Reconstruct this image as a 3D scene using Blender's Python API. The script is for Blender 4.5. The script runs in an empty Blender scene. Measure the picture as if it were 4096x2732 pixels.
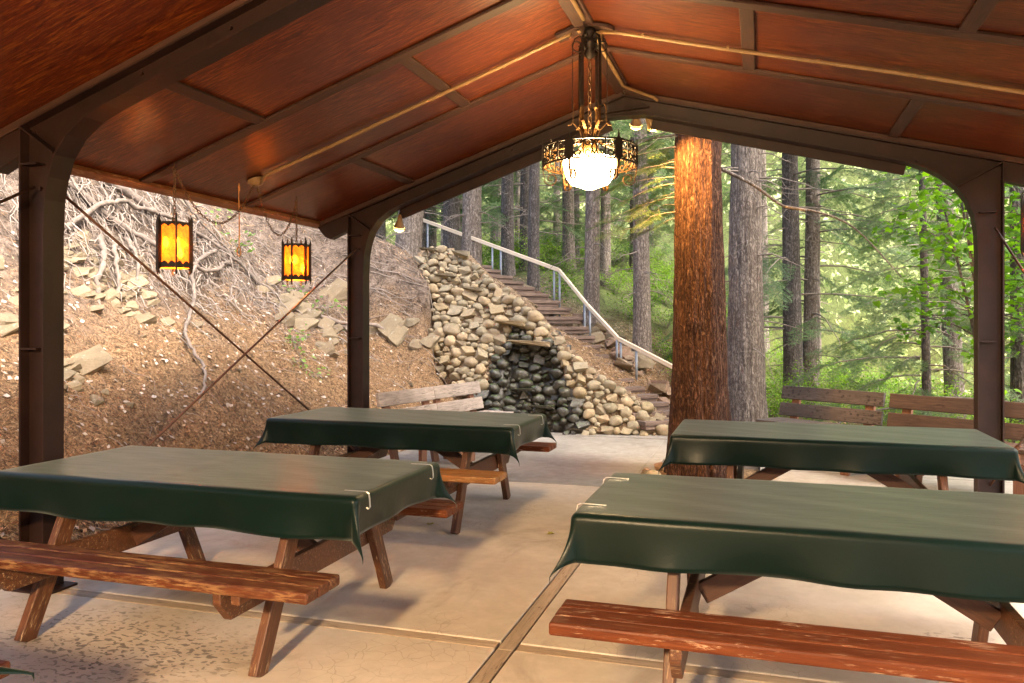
import bpy, bmesh, math, random
import numpy as np
from mathutils import Vector, Matrix, noise as mnoise

R = random.Random(7)
scene = bpy.context.scene
COL = scene.collection
PI = math.pi

# ------------------------------------------------------------------ camera
cam_d = bpy.data.cameras.new('camera')
cam = bpy.data.objects.new('camera', cam_d)
COL.objects.link(cam)
cam_d.sensor_width = 36.0
cam_d.lens = 36.0 * 800.0 / 1024.0
cam_d.shift_y = -16.5 / 1024.0
cam_d.clip_start = 0.05
cam_d.clip_end = 600
cam.location = (0, 0, 1.45)
cam.rotation_euler = (math.radians(90), 0, math.atan(248.0 / 800.0))
scene.camera = cam

# ------------------------------------------------------------------ world, sun, exposure
SUN_EL, SUN_AZ = math.radians(55), math.radians(110)       # azimuth from +Y towards +X
world = bpy.data.worlds.new('World')
scene.world = world
world.use_nodes = True
wn = world.node_tree
bg = wn.nodes['Background']
sky = wn.nodes.new('ShaderNodeTexSky')
sky.sky_type = 'NISHITA'
sky.sun_disc = False
sky.sun_elevation = SUN_EL
sky.sun_rotation = SUN_AZ
sky.air_density = 0.8
sky.dust_density = 6.0
sky.ozone_density = 0.0
wn.links.new(sky.outputs[0], bg.inputs[0])
bg.inputs[1].default_value = 0.15
sl = bpy.data.lights.new('sun', 'SUN')
sl.energy = 1.0
sl.angle = math.radians(22)
sl.color = (1.0, 0.90, 0.74)
sun = bpy.data.objects.new('sun', sl)
COL.objects.link(sun)
sd = Vector((math.sin(SUN_AZ) * math.cos(SUN_EL), math.cos(SUN_AZ) * math.cos(SUN_EL), math.sin(SUN_EL)))
sun.rotation_euler = sd.to_track_quat('Z', 'Y').to_euler()
scene.view_settings.view_transform = 'Standard'
scene.view_settings.look = 'None'
scene.view_settings.gamma = 1.0
scene.view_settings.exposure = 2.62
scene.render.engine = 'CYCLES'
scene.cycles.use_denoising = True
scene.cycles.max_bounces = 6
scene.cycles.diffuse_bounces = 3
scene.cycles.glossy_bounces = 3
scene.cycles.transmission_bounces = 4
scene.cycles.transparent_max_bounces = 8
scene.cycles.sample_clamp_indirect = 6.0
scene.cycles.caustics_reflective = False
scene.cycles.caustics_refractive = False
LAMP = 1.0          # common scale of the lamps of the place

# ------------------------------------------------------------------ small helpers
WM = {}


def lk(o, parent=None, mw=None):
    COL.objects.link(o)
    mw = mw if mw is not None else Matrix.Identity(4)
    WM[o.name] = mw
    if parent is not None:
        o.parent = parent
        o.matrix_basis = WM[parent.name].inverted() @ mw
    else:
        o.matrix_basis = mw
    return o


def tag(o, label=None, cat=None, group=None, kind=None):
    if label: o['label'] = label
    if cat: o['category'] = cat
    if group: o['group'] = group
    if kind: o['kind'] = kind
    return o


def empty(name, loc=(0, 0, 0), rz=0.0, parent=None):
    o = bpy.data.objects.new(name, None)
    o.empty_display_size = 0.1
    return lk(o, parent, Matrix.Translation(loc) @ Matrix.Rotation(rz, 4, 'Z'))


def copy_tree(o, mw, parent=None):
    c = o.copy()
    COL.objects.link(c)
    WM[c.name] = mw
    if parent is not None:
        c.parent = parent
    else:
        c.matrix_basis = mw
    for ch in [x for x in KIDS.get(o.name, [])]:
        k = copy_tree(ch, mw @ (WM[o.name].inverted() @ WM[ch.name]), c)
        KIDS.setdefault(c.name, []).append(k)
    return c


KIDS = {}


class MB:
    """collects geometry of one mesh"""

    def __init__(s):
        s.v, s.f, s.m = [], [], []

    def add(s, vs, fs, mat=0):
        b = len(s.v)
        s.v.extend([tuple(p) for p in vs])
        for q in fs:
            s.f.append(tuple(i + b for i in q))
            s.m.append(mat)

    def box(s, c, d, rot=None, mat=0):
        x, y, z = d[0] / 2, d[1] / 2, d[2] / 2
        vs = [Vector(p) for p in ((-x, -y, -z), (x, -y, -z), (x, y, -z), (-x, y, -z), (-x, -y, z), (x, -y, z), (x, y, z), (-x, y, z))]
        if rot is not None: vs = [rot @ p for p in vs]
        c = Vector(c)
        s.add([p + c for p in vs], [(0, 3, 2, 1), (4, 5, 6, 7), (0, 1, 5, 4), (1, 2, 6, 5), (2, 3, 7, 6), (3, 0, 4, 7)], mat)

    def bar(s, p0, p1, w, h, up=(0, 0, 1), mat=0):
        p0, p1 = Vector(p0), Vector(p1)
        rot = frame3(p1 - p0, up)
        s.box((p0 + p1) / 2, ((p1 - p0).length, w, h), rot, mat)

    def tube(s, pts, rad, n=6, cap=True, mat=0, flat=1.0, up0=None):
        pts = [Vector(p) for p in pts]
        k = len(pts)
        rad = rad if isinstance(rad, (list, tuple)) else [rad] * k
        up = Vector(up0) if up0 is not None else Vector((0.13, 0.07, 1.0))
        b = len(s.v)
        for i, p in enumerate(pts):
            t = (pts[min(i + 1, k - 1)] - pts[max(i - 1, 0)])
            if t.length < 1e-9: t = Vector((0, 0, 1))
            t.normalize()
            a = up - t * up.dot(t)
            if a.length < 1e-4: a = t.orthogonal()
            a.normalize()
            up = a
            c = t.cross(a)
            for j in range(n):
                w = 2 * PI * j / n
                q = p + (a * math.cos(w) * flat + c * math.sin(w)) * rad[i]
                s.v.append(tuple(q))
        for i in range(k - 1):
            for j in range(n):
                s.f.append((b + i * n + j, b + i * n + (j + 1) % n, b + (i + 1) * n + (j + 1) % n, b + (i + 1) * n + j)); s.m.append(mat)
        if cap:
            s.f.append(tuple(b + j for j in reversed(range(n)))); s.m.append(mat)
            s.f.append(tuple(b + (k - 1) * n + j for j in range(n))); s.m.append(mat)

    def strip(s, pts, w, t, side, mat=0):
        """flat strap: width w along 'side' (function of i or vector), thickness t"""
        pts = [Vector(p) for p in pts]
        k = len(pts)
        b = len(s.v)
        for i, p in enumerate(pts):
            tg = (pts[min(i + 1, k - 1)] - pts[max(i - 1, 0)]).normalized()
            sv = Vector(side(i)) if callable(side) else Vector(side)
            sv = (sv - tg * sv.dot(tg)).normalized()
            nn = tg.cross(sv)
            for a, c in ((-1, -1), (1, -1), (1, 1), (-1, 1)):
                s.v.append(tuple(p + sv * (a * w / 2) + nn * (c * t / 2)))
        for i in range(k - 1):
            for j in range(4):
                s.f.append((b + i * 4 + j, b + i * 4 + (j + 1) % 4, b + (i + 1) * 4 + (j + 1) % 4, b + (i + 1) * 4 + j)); s.m.append(mat)
        s.f.append((b + 3, b + 2, b + 1, b)); s.m.append(mat)
        e = b + (k - 1) * 4
        s.f.append((e, e + 1, e + 2, e + 3)); s.m.append(mat)

    def prism(s, poly, off, mat=0):
        """poly: 3D loop, extruded by vector off"""
        n = len(poly)
        off = Vector(off)
        vs = [Vector(p) for p in poly] + [Vector(p) + off for p in poly]
        s.add(vs, [tuple(reversed(range(n))), tuple(range(n, 2 * n))] + [(i, (i + 1) % n, n + (i + 1) % n, n + i) for i in range(n)], mat)

    def lathe(s, prof, n=24, c=(0, 0, 0), mat=0):
        b = len(s.v)
        for r, z in prof:
            for j in range(n):
                w = 2 * PI * j / n
                s.v.append((c[0] + r * math.cos(w), c[1] + r * math.sin(w), c[2] + z))
        for i in range(len(prof) - 1):
            for j in range(n):
                s.f.append((b + i * n + j, b + i * n + (j + 1) % n, b + (i + 1) * n + (j + 1) % n, b + (i + 1) * n + j)); s.m.append(mat)

    def mesh(s, name, mats, smooth=False):
        me = bpy.data.meshes.new(name)
        me.from_pydata(s.v, [], s.f)
        for m in (mats if isinstance(mats, (list, tuple)) else [mats]): me.materials.append(m)
        if any(s.m): me.polygons.foreach_set('material_index', s.m)
        if smooth: me.polygons.foreach_set('use_smooth', [True] * len(me.polygons))
        me.update()
        return me

    def build(s, name, mats, parent=None, smooth=False, bevel=0.0, mw=None, kind=None, fix=False):
        me = s.mesh(name, mats, smooth)
        if fix: fixn(me)
        return obj(name, me, parent, mw, bevel, kind)


def fixn(me):
    bm = bmesh.new(); bm.from_mesh(me)
    bmesh.ops.recalc_face_normals(bm, faces=bm.faces)
    bm.to_mesh(me); bm.free()


def obj(name, me, parent=None, mw=None, bevel=0.0, kind=None):
    o = bpy.data.objects.new(name, me)
    if parent is not None and mw is None: mw = WM[parent.name]
    lk(o, parent, mw)
    if parent is not None: KIDS.setdefault(parent.name, []).append(o)
    if bevel:
        b = o.modifiers.new('bevel', 'BEVEL'); b.width = bevel; b.segments = 2; b.limit_method = 'ANGLE'; b.angle_limit = 0.6
    if kind: o['kind'] = kind
    return o


def frame3(d, up=(0, 0, 1)):
    x = Vector(d).normalized()
    u = Vector(up)
    y = u.cross(x)
    if y.length < 1e-5: y = Vector((0, 1, 0)).cross(x)
    if y.length < 1e-5: y = Vector((1, 0, 0))
    y.normalize()
    z = x.cross(y)
    return Matrix((x, y, z)).transposed()


_plank = {}


def plank(name, p0, p1, w, h, mat, parent=None, up=(0, 0, 1), bevel=0.004, base=None):
    """a timber from p0 to p1 (centre line) with its own local X along the grain; coordinates in parent space"""
    p0, p1 = Vector(p0), Vector(p1)
    L = (p1 - p0).length
    key = (round(L, 4), w, h, mat.name, bevel)
    me = _plank.get(key)
    if me is None:
        mb = MB(); mb.box((0, 0, 0), (L, w, h))
        me = mb.mesh(name, mat)
        _plank[key] = me
    mw = frame3(p1 - p0, up).to_4x4()
    mw.translation = (p0 + p1) / 2
    if parent is not None: mw = WM[parent.name] @ mw
    return obj(name, me, parent, mw, bevel)


# ------------------------------------------------------------------ materials
class NT:
    def __init__(s, name):
        s.mat = bpy.data.materials.new(name)
        s.mat.use_nodes = True
        s.t = s.mat.node_tree
        s.b = s.t.nodes['Principled BSDF']
        s.tc = None

    def n(s, typ, **kw):
        nd = s.t.nodes.new(typ)
        for k, v in kw.items():
            if k.startswith('i_'):
                key = k[2:]
                key = int(key) if key.isdigit() else key.replace('_', ' ')
                if hasattr(v, 'is_linked') or isinstance(v, bpy.types.NodeSocket): s.t.links.new(v, nd.inputs[key])
                else: nd.inputs[key].default_value = v
            else: setattr(nd, k, v)
        return nd

    def l(s, a, b): s.t.links.new(a, b)

    def co(s, scale=(1, 1, 1), kind='Object', rand=0.0):
        tc = s.n('ShaderNodeTexCoord')
        out = tc.outputs[kind]
        if rand:
            oi = s.n('ShaderNodeObjectInfo')
            m = s.n('ShaderNodeMath', operation='MULTIPLY', i_0=oi.outputs['Random'], i_1=rand)
            cx = s.n('ShaderNodeCombineXYZ', i_0=m.outputs[0], i_1=m.outputs[0], i_2=m.outputs[0])
            va = s.n('ShaderNodeVectorMath', operation='ADD', i_0=out, i_1=cx.outputs[0])
            out = va.outputs[0]
        mp = s.n('ShaderNodeMapping', i_Vector=out, i_Scale=scale)
        return mp.outputs[0]

    def noise(s, vec, scale=5, detail=4, rough=0.55, dist=0.0, col=False):
        nd = s.n('ShaderNodeTexNoise', i_Vector=vec, i_Scale=scale, i_Detail=detail, i_Roughness=rough, i_Distortion=dist)
        return nd.outputs[1 if col else 0]

    def vor(s, vec, scale=5, feature='F1', out=0, rnd=1.0):
        nd = s.n('ShaderNodeTexVoronoi', feature=feature, i_Vector=vec, i_Scale=scale, i_Randomness=rnd)
        return nd.outputs[out]

    def ramp(s, fac, stops, interp='LINEAR'):
        nd = s.n('ShaderNodeValToRGB', i_Fac=fac)
        cr = nd.color_ramp
        cr.interpolation = interp
        while len(cr.elements) < len(stops): cr.elements.new(0.5)
        for e, (p, c) in zip(cr.elements, stops):
            e.position = p
            e.color = (c, c, c, 1) if isinstance(c, (int, float)) else (c[0], c[1], c[2], 1)
        return nd.outputs[0]

    def mix(s, fac, a, b, blend='MIX'):
        nd = s.n('ShaderNodeMix', data_type='RGBA', blend_type=blend)
        for i, v in ((0, fac), (6, a), (7, b)):
            if isinstance(v, bpy.types.NodeSocket): s.l(v, nd.inputs[i])
            else: nd.inputs[i].default_value = v if i == 0 else (v[0], v[1], v[2], 1)
        return nd.outputs[2]

    def math(s, op, a, b=0.0, clamp=False):
        nd = s.n('ShaderNodeMath', operation=op, use_clamp=clamp)
        for i, v in ((0, a), (1, b)):
            if isinstance(v, bpy.types.NodeSocket): s.l(v, nd.inputs[i])
            else: nd.inputs[i].default_value = v
        return nd.outputs[0]

    def rnd(s):
        return s.n('ShaderNodeObjectInfo').outputs['Random']

    def hsv(s, col, h=0.5, sat=1.0, v=1.0):
        nd = s.n('ShaderNodeHueSaturation')
        s.l(col, nd.inputs['Color']) if isinstance(col, bpy.types.NodeSocket) else setattr(nd.inputs['Color'], 'default_value', (*col, 1))
        for k, x in (('Hue', h), ('Saturation', sat), ('Value', v)):
            if isinstance(x, bpy.types.NodeSocket): s.l(x, nd.inputs[k])
            else: nd.inputs[k].default_value = x
        return nd.outputs[0]

    def bump(s, h, strength=0.3, dist=0.01):
        nd = s.n('ShaderNodeBump', i_Height=h, i_Strength=strength, i_Distance=dist)
        s.l(nd.outputs[0], s.b.inputs['Normal'])
        return nd

    def out(s, col=None, rough=0.6, spec=None, metal=0.0):
        if col is not None:
            if isinstance(col, bpy.types.NodeSocket): s.l(col, s.b.inputs['Base Color'])
            else: s.b.inputs['Base Color'].default_value = (*col, 1)
        if isinstance(rough, bpy.types.NodeSocket): s.l(rough, s.b.inputs['Roughness'])
        else: s.b.inputs['Roughness'].default_value = rough
        if spec is not None: s.b.inputs['Specular IOR Level'].default_value = spec
        s.b.inputs['Metallic'].default_value = metal
        return s.mat


def wood(name, c0, c1, c2=None, wear=0.0, wearcol=(0.4, 0.27, 0.15), rough=0.5, scale=1.0, groove=0.0, spots=0.0, spec=0.4):
    t = NT(name)
    v = t.co((1.2 * scale, 14 * scale, 14 * scale), rand=37.0)
    g = t.noise(v, 3.2, 5, 0.6, 1.2)
    v2 = t.co((2.2 * scale, 40 * scale, 40 * scale), rand=11.0)
    g2 = t.noise(v2, 4.0, 3, 0.6, 0.4)
    f = t.math('ADD', t.math('MULTIPLY', g, 0.65), t.math('MULTIPLY', g2, 0.35))
    stops = [(0.32, c0), (0.62, c1)] if c2 is None else [(0.3, c0), (0.5, c1), (0.7, c2)]
    col = t.ramp(f, stops)
    big = t.noise(t.co((1, 2, 2), rand=5.0), 2.2, 3)
    col = t.mix(t.ramp(big, [(0.35, 0.0), (0.7, 0.55)]), col, c0)
    rg = rough
    if wear:
        wn_ = t.noise(t.co((3, 22, 22), rand=3.0), 4.0, 6, 0.7, 0.3)
        wf = t.ramp(wn_, [(0.60 - 0.16 * wear, 0.0), (0.66 - 0.12 * wear, 1.0)])
        wf = t.math('MULTIPLY', wf, t.ramp(t.noise(t.co((1, 1, 1), rand=9.0), 3.0, 2), [(0.38, 0.0), (0.62, 0.9)]))
        col = t.mix(wf, col, wearcol)
        rg = t.math('ADD', t.math('MULTIPLY', wf, 0.3), rough)
    if spots:
        sp = t.vor(t.co((14, 30, 14), rand=5.0), 1.6)
        sf = t.math('MULTIPLY', t.ramp(sp, [(0.26, 1.0), (0.36, 0.0)]), t.ramp(t.noise(t.co((1, 1, 1), rand=2.0), 2.6, 2), [(0.38, 0.0), (0.52, spots)]))
        col = t.mix(sf, col, (0.018, 0.014, 0.012))
    t.bump(f, 0.35, 0.004)
    return t.out(col, rg, spec)


def simple(name, col, rough=0.5, metal=0.0, var=0.25, scale=6.0, bump=0.0, rndv=0.0, spec=None):
    t = NT(name)
    nz = t.noise(t.co((1, 1, 1)), scale, 5, 0.6)
    c = t.mix(t.ramp(nz, [(0.3, 0.0), (0.7, 1.0)]), [x * (1 - var) for x in col], [min(1, x * (1 + var)) for x in col])
    if rndv:
        c = t.hsv(c, 0.5, 1.0, t.math('ADD', t.math('MULTIPLY', t.rnd(), 2 * rndv), 1 - rndv))
    if bump: t.bump(t.noise(t.co((1, 1, 1)), scale * 6, 4), bump, 0.01)
    return t.out(c, rough, spec, metal)


def leafmat(name, cols, trans=0.35, rough=0.5, spread=3.0):
    t = NT(name)
    geo = t.n('ShaderNodeNewGeometry')
    r = geo.outputs['Random Per Island']
    nz = t.noise(t.co((1, 1, 1)), spread, 2)
    f = t.math('ADD', t.math('MULTIPLY', r, 0.6), t.math('MULTIPLY', nz, 0.4))
    f = t.math('ADD', f, t.math('MULTIPLY', t.math('SUBTRACT', t.rnd(), 0.5), 0.3))
    c = t.ramp(f, [(0.2 + 0.6 * i / max(1, len(cols) - 1), c) for i, c in enumerate(cols)])
    t.out(c, rough, 0.3)
    tr = t.n('ShaderNodeBsdfTranslucent')
    t.l(t.hsv(c, 0.49, 1.1, 1.5), tr.inputs[0])
    mx = t.n('ShaderNodeMixShader', i_Fac=trans)
    t.l(t.b.outputs[0], mx.inputs[1]); t.l(tr.outputs[0], mx.inputs[2])
    t.l(mx.outputs[0], t.t.nodes['Material Output'].inputs[0])
    return t.mat


def bark(name, c0, c1, c2, vscale=(14, 14, 3.6), depth=0.02, furrow=0.2):
    t = NT(name)
    v = t.co(vscale, rand=13.0)
    wob = t.noise(t.co((9, 9, 5), rand=3.0), 1.0, 3, col=True)
    vv = t.n('ShaderNodeVectorMath', operation='MULTIPLY_ADD', i_0=wob, i_1=(1.9, 1.9, 1.3), i_2=v).outputs[0]
    d = t.vor(vv, 2.0, 'DISTANCE_TO_EDGE')
    d2 = t.vor(vv, 4.6, 'DISTANCE_TO_EDGE')
    fis = t.noise(t.co((34, 34, 2.4), rand=19.0), 1.0, 4, 0.6, 0.8)
    nz = t.noise(t.co((60, 60, 26), rand=7.0), 1.2, 5, 0.7)
    pl = t.math('ADD', t.math('MULTIPLY', t.ramp(d, [(0.0, 0.0), (furrow * 1.8, 1.0)]), 0.30), t.math('MULTIPLY', t.ramp(d2, [(0.0, 0.0), (furrow * 1.6, 1.0)]), 0.12))
    h = t.math('ADD', pl, t.math('ADD', t.math('MULTIPLY', fis, 0.62), t.math('MULTIPLY', nz, 0.36)))
    col = t.ramp(h, [(0.50, c0), (0.76, c1), (1.0, c2)])
    big = t.noise(t.co((2, 2, 0.7), rand=5.0), 1.5, 4)
    col = t.mix(t.ramp(big, [(0.4, 0.0), (0.75, 0.55)]), col, c0)
    fl = t.noise(t.co((16, 16, 9), rand=21.0), 1.5, 4, 0.7)
    col = t.mix(t.ramp(fl, [(0.58, 0.0), (0.70, 0.6)]), col, c2)
    t.bump(h, 1.0, depth)
    return t.out(col, 0.88, 0.2)


m_steel = simple('brown_steel_paint', (0.017, 0.0068, 0.0046), 0.5, 0, 0.35, 5, 0.08, spec=0.28)
m_steel_lit = m_steel
m_dark = simple('dark_iron', (0.022, 0.016, 0.012), 0.5, 0.6, 0.4, 20)
m_gilt = simple('gilded_iron', (0.11, 0.055, 0.018), 0.42, 0.75, 0.35, 25)
m_galv = simple('galvanised_pipe', (0.22, 0.24, 0.27), 0.5, 0.5, 0.15, 12)
m_clip = simple('clip_steel', (0.65, 0.66, 0.68), 0.3, 0.8, 0.1, 12)
m_rail = simple('cream_vinyl', (0.70, 0.58, 0.42), 0.45, 0, 0.08, 3)
m_conduit = simple('conduit_paint', (0.20, 0.115, 0.045), 0.55, 0, 0.25, 7)
m_rope = simple('orange_rope', (0.5, 0.22, 0.07), 0.8, 0, 0.2, 30)
m_rust = simple('rusty_rod', (0.085, 0.035, 0.018), 0.6, 0.3, 0.5, 14)
m_chain = simple('rusty_chain', (0.12, 0.065, 0.03), 0.55, 0.5, 0.4, 40)


def plywood():
    t = NT('stained_plywood')
    v = t.co((0.9, 7, 7), rand=41.0)
    g = t.noise(v, 3.0, 6, 0.66, 2.6)
    fine = t.noise(t.co((4, 42, 42), rand=17.0), 2.2, 4, 0.7, 0.8)
    f = t.math('ADD', t.math('MULTIPLY', g, 0.6), t.math('MULTIPLY', fine, 0.4))
    col = t.ramp(f, [(0.38, (0.016, 0.0025, 0.0008)), (0.5, (0.085, 0.013, 0.0022)), (0.64, (0.21, 0.066, 0.010))])
    blo = t.noise(t.co((0.6, 1.5, 1.5), rand=23.0), 1.6, 3)
    col = t.mix(t.ramp(blo, [(0.4, 0.0), (0.72, 0.75)]), col, (0.07, 0.016, 0.007))
    kn = t.vor(t.co((2.6, 6.0, 6.0), rand=29.0), 1.5)
    col = t.mix(t.ramp(kn, [(0.03, 0.85), (0.055, 0.0)]), col, (0.02, 0.008, 0.005))
    col = t.hsv(col, 0.5, 1.0, t.math('ADD', t.math('MULTIPLY', t.rnd(), 0.4), 0.8))
    t.bump(f, 0.3, 0.003)
    return t.out(col, 0.38, 0.3)


m_ply = plywood()
m_batten = wood('dark_batten', (0.022, 0.009, 0.006), (0.06, 0.022, 0.011), rough=0.65)
m_trim = wood('eave_trim', (0.11, 0.04, 0.014), (0.24, 0.10, 0.035), wear=0.5, rough=0.6)
m_leg = wood('table_leg_wood', (0.036, 0.012, 0.005), (0.09, 0.031, 0.010), (0.15, 0.058, 0.02), wear=0.25, rough=0.55)
m_beam = wood('table_brace_wood', (0.03, 0.010, 0.006), (0.075, 0.027, 0.011), rough=0.6)
m_seat_r = wood('red_brown_seat', (0.05, 0.012, 0.005), (0.10, 0.027, 0.009), (0.15, 0.046, 0.015), wear=0.22, wearcol=(0.40, 0.26, 0.16), rough=0.45, spec=0.1)
m_seat_w = wood('worn_seat', (0.035, 0.009, 0.004), (0.078, 0.022, 0.008), (0.13, 0.042, 0.014), wear=0.8, wearcol=(0.24, 0.13, 0.055), rough=0.5, spec=0.2)
m_seat_o = wood('orange_brown_seat', (0.13, 0.05, 0.012), (0.26, 0.105, 0.025), (0.36, 0.16, 0.045), wear=0.4, wearcol=(0.42, 0.27, 0.12), rough=0.4)
m_grey = wood('silvered_wood', (0.12, 0.10, 0.09), (0.33, 0.28, 0.25), (0.46, 0.40, 0.36), wear=0.5, wearcol=(0.10, 0.085, 0.075), rough=0.75)
m_weath = wood('dark_weathered_wood', (0.03, 0.024, 0.021), (0.07, 0.056, 0.05), (0.115, 0.094, 0.085), wear=0.3, wearcol=(0.03, 0.022, 0.018), rough=0.7, spots=0.95)
m_weath2 = wood('brown_weathered_wood', (0.026, 0.015, 0.011), (0.06, 0.034, 0.024), (0.10, 0.06, 0.043), wear=0.35, wearcol=(0.03, 0.02, 0.015), rough=0.7)
m_support = wood('bench_support_wood', (0.12, 0.05, 0.028), (0.24, 0.12, 0.07), rough=0.7)
m_step = wood('step_timber', (0.06, 0.042, 0.034), (0.17, 0.118, 0.094), (0.28, 0.20, 0.165), wear=0.3, wearcol=(0.22, 0.16, 0.12), rough=0.8)
m_strip = wood('floor_strip_wood', (0.22, 0.16, 0.105), (0.37, 0.28, 0.195), (0.46, 0.36, 0.265), wear=0.3, wearcol=(0.14, 0.09, 0.06), rough=0.75)


def concrete(name='patio_concrete', k=(1, 1, 1)):
    t = NT(name)
    p = t.co((1, 1, 1))
    a = t.noise(p, 0.9, 5, 0.62, 0.4)
    b = t.noise(p, 9, 5, 0.65)
    col = t.ramp(a, [(0.28, (0.37, 0.305, 0.235)), (0.5, (0.50, 0.425, 0.34)), (0.72, (0.56, 0.485, 0.395))])
    col = t.mix(t.ramp(b, [(0.35, 0.0), (0.75, 0.35)]), col, (0.30, 0.24, 0.18))
    # brown traffic stains
    st = t.noise(t.co((1.5, 0.9, 1)), 1.3, 5, 0.65, 0.8)
    col = t.mix(t.ramp(st, [(0.56, 0.0), (0.72, 0.5)]), col, (0.17, 0.105, 0.06))
    # a reddish stain near the spring
    sep = t.n('ShaderNodeSeparateXYZ', i_0=p)
    dx = t.math('SUBTRACT', sep.outputs[0], -1.9); dy = t.math('SUBTRACT', sep.outputs[1], 8.0)
    rr = t.math('ADD', t.math('MULTIPLY', t.math('MULTIPLY', dx, dx), 1.6), t.math('MULTIPLY', t.math('MULTIPLY', dy, dy), 0.9))
    rf = t.math('MULTIPLY', t.ramp(rr, [(0.0, 0.7), (0.9, 0.0)]), t.noise(p, 2.5, 4))
    col = t.mix(rf, col, (0.30, 0.10, 0.09))

    # worn paint flakes in a few patches
    def patch(cx, cy, r):
        ex = t.math('SUBTRACT', sep.outputs[0], cx); ey = t.math('SUBTRACT', sep.outputs[1], cy)
        q = t.math('ADD', t.math('MULTIPLY', ex, ex), t.math('MULTIPLY', t.math('MULTIPLY', ey, ey), 2.6))
        q = t.math('DIVIDE', q, r * r)
        q = t.math('ADD', q, t.math('MULTIPLY', t.math('SUBTRACT', t.noise(p, 3.2, 4), 0.5), 1.6))
        return t.ramp(q, [(0.1, 1.0), (0.7, 0.0)])
    m = patch(-2.75, 2.95, 0.95)
    for c in ((-2.9, 5.0, 0.6), (0.85, 3.95, 0.55)):
        m = t.math('MAXIMUM', m, patch(*c))
    fl = t.noise(t.co((30, 46, 1)), 1.0, 1, 0.4, 0.6)
    fk = t.math('MULTIPLY', t.ramp(t.math('ADD', fl, t.math('MULTIPLY', m, 0.06)), [(0.615, 0.0), (0.64, 1.0)]), m)
    col = t.mix(t.math('MULTIPLY', fk, 0.85), col, (0.12, 0.10, 0.085))
    # hairline crazing
    cz = t.vor(t.n('ShaderNodeVectorMath', operation='MULTIPLY_ADD', i_0=t.noise(p, 6, 2, col=True), i_1=(0.1, 0.1, 0.1), i_2=p).outputs[0], 13, 'DISTANCE_TO_EDGE')
    cm = t.math('MULTIPLY', t.ramp(cz, [(0.0, 0.45), (0.035, 0.0)]), t.ramp(t.noise(p, 1.1, 2), [(0.5, 0.0), (0.62, 1.0)]))
    col = t.mix(cm, col, (0.16, 0.11, 0.07))
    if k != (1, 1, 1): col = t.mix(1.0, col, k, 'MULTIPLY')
    t.bump(t.math('ADD', b, t.math('MULTIPLY', fk, -0.8)), 0.25, 0.006)
    return t.out(col, t.ramp(b, [(0.3, 0.42), (0.7, 0.62)]), 0.4)


m_conc = concrete()
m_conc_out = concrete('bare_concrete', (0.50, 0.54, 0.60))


def vinyl():
    t = NT('green_vinyl')
    p = t.co((1, 1, 1), rand=9.0)
    w = t.noise(p, 2.0, 3)
    col = t.ramp(w, [(0.3, (0.0009, 0.0058, 0.0042)), (0.7, (0.0014, 0.0085, 0.0062))])
    sc = t.noise(t.co((3, 26, 6), rand=4.0), 1.3, 5, 0.7)
    col = t.mix(t.ramp(sc, [(0.5, 0.0), (0.8, 0.2)]), col, (0.012, 0.016, 0.013))
    gr = t.vor(p, 170, 'DISTANCE_TO_EDGE')
    cr = t.noise(t.co((5, 9, 5), rand=4.0), 3.0, 6, 0.75, 1.5)
    t.bump(t.math('ADD', t.math('MULTIPLY', gr, 0.25), t.math('MULTIPLY', cr, 0.9)), 0.16, 0.005)
    t.b.inputs['Sheen Weight'].default_value = 0.11
    t.b.inputs['Sheen Roughness'].default_value = 0.45
    t.b.inputs['Sheen Tint'].default_value = (0.85, 0.95, 0.85, 1)
    return t.out(col, t.ramp(sc, [(0.3, 0.29), (0.8, 0.40)]), 0.14)


def vinyl_back():
    return simple('pale_cloth_backing', (0.62, 0.61, 0.6), 0.8, 0, 0.06)


m_vinyl = vinyl()
m_back = vinyl_back()


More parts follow.
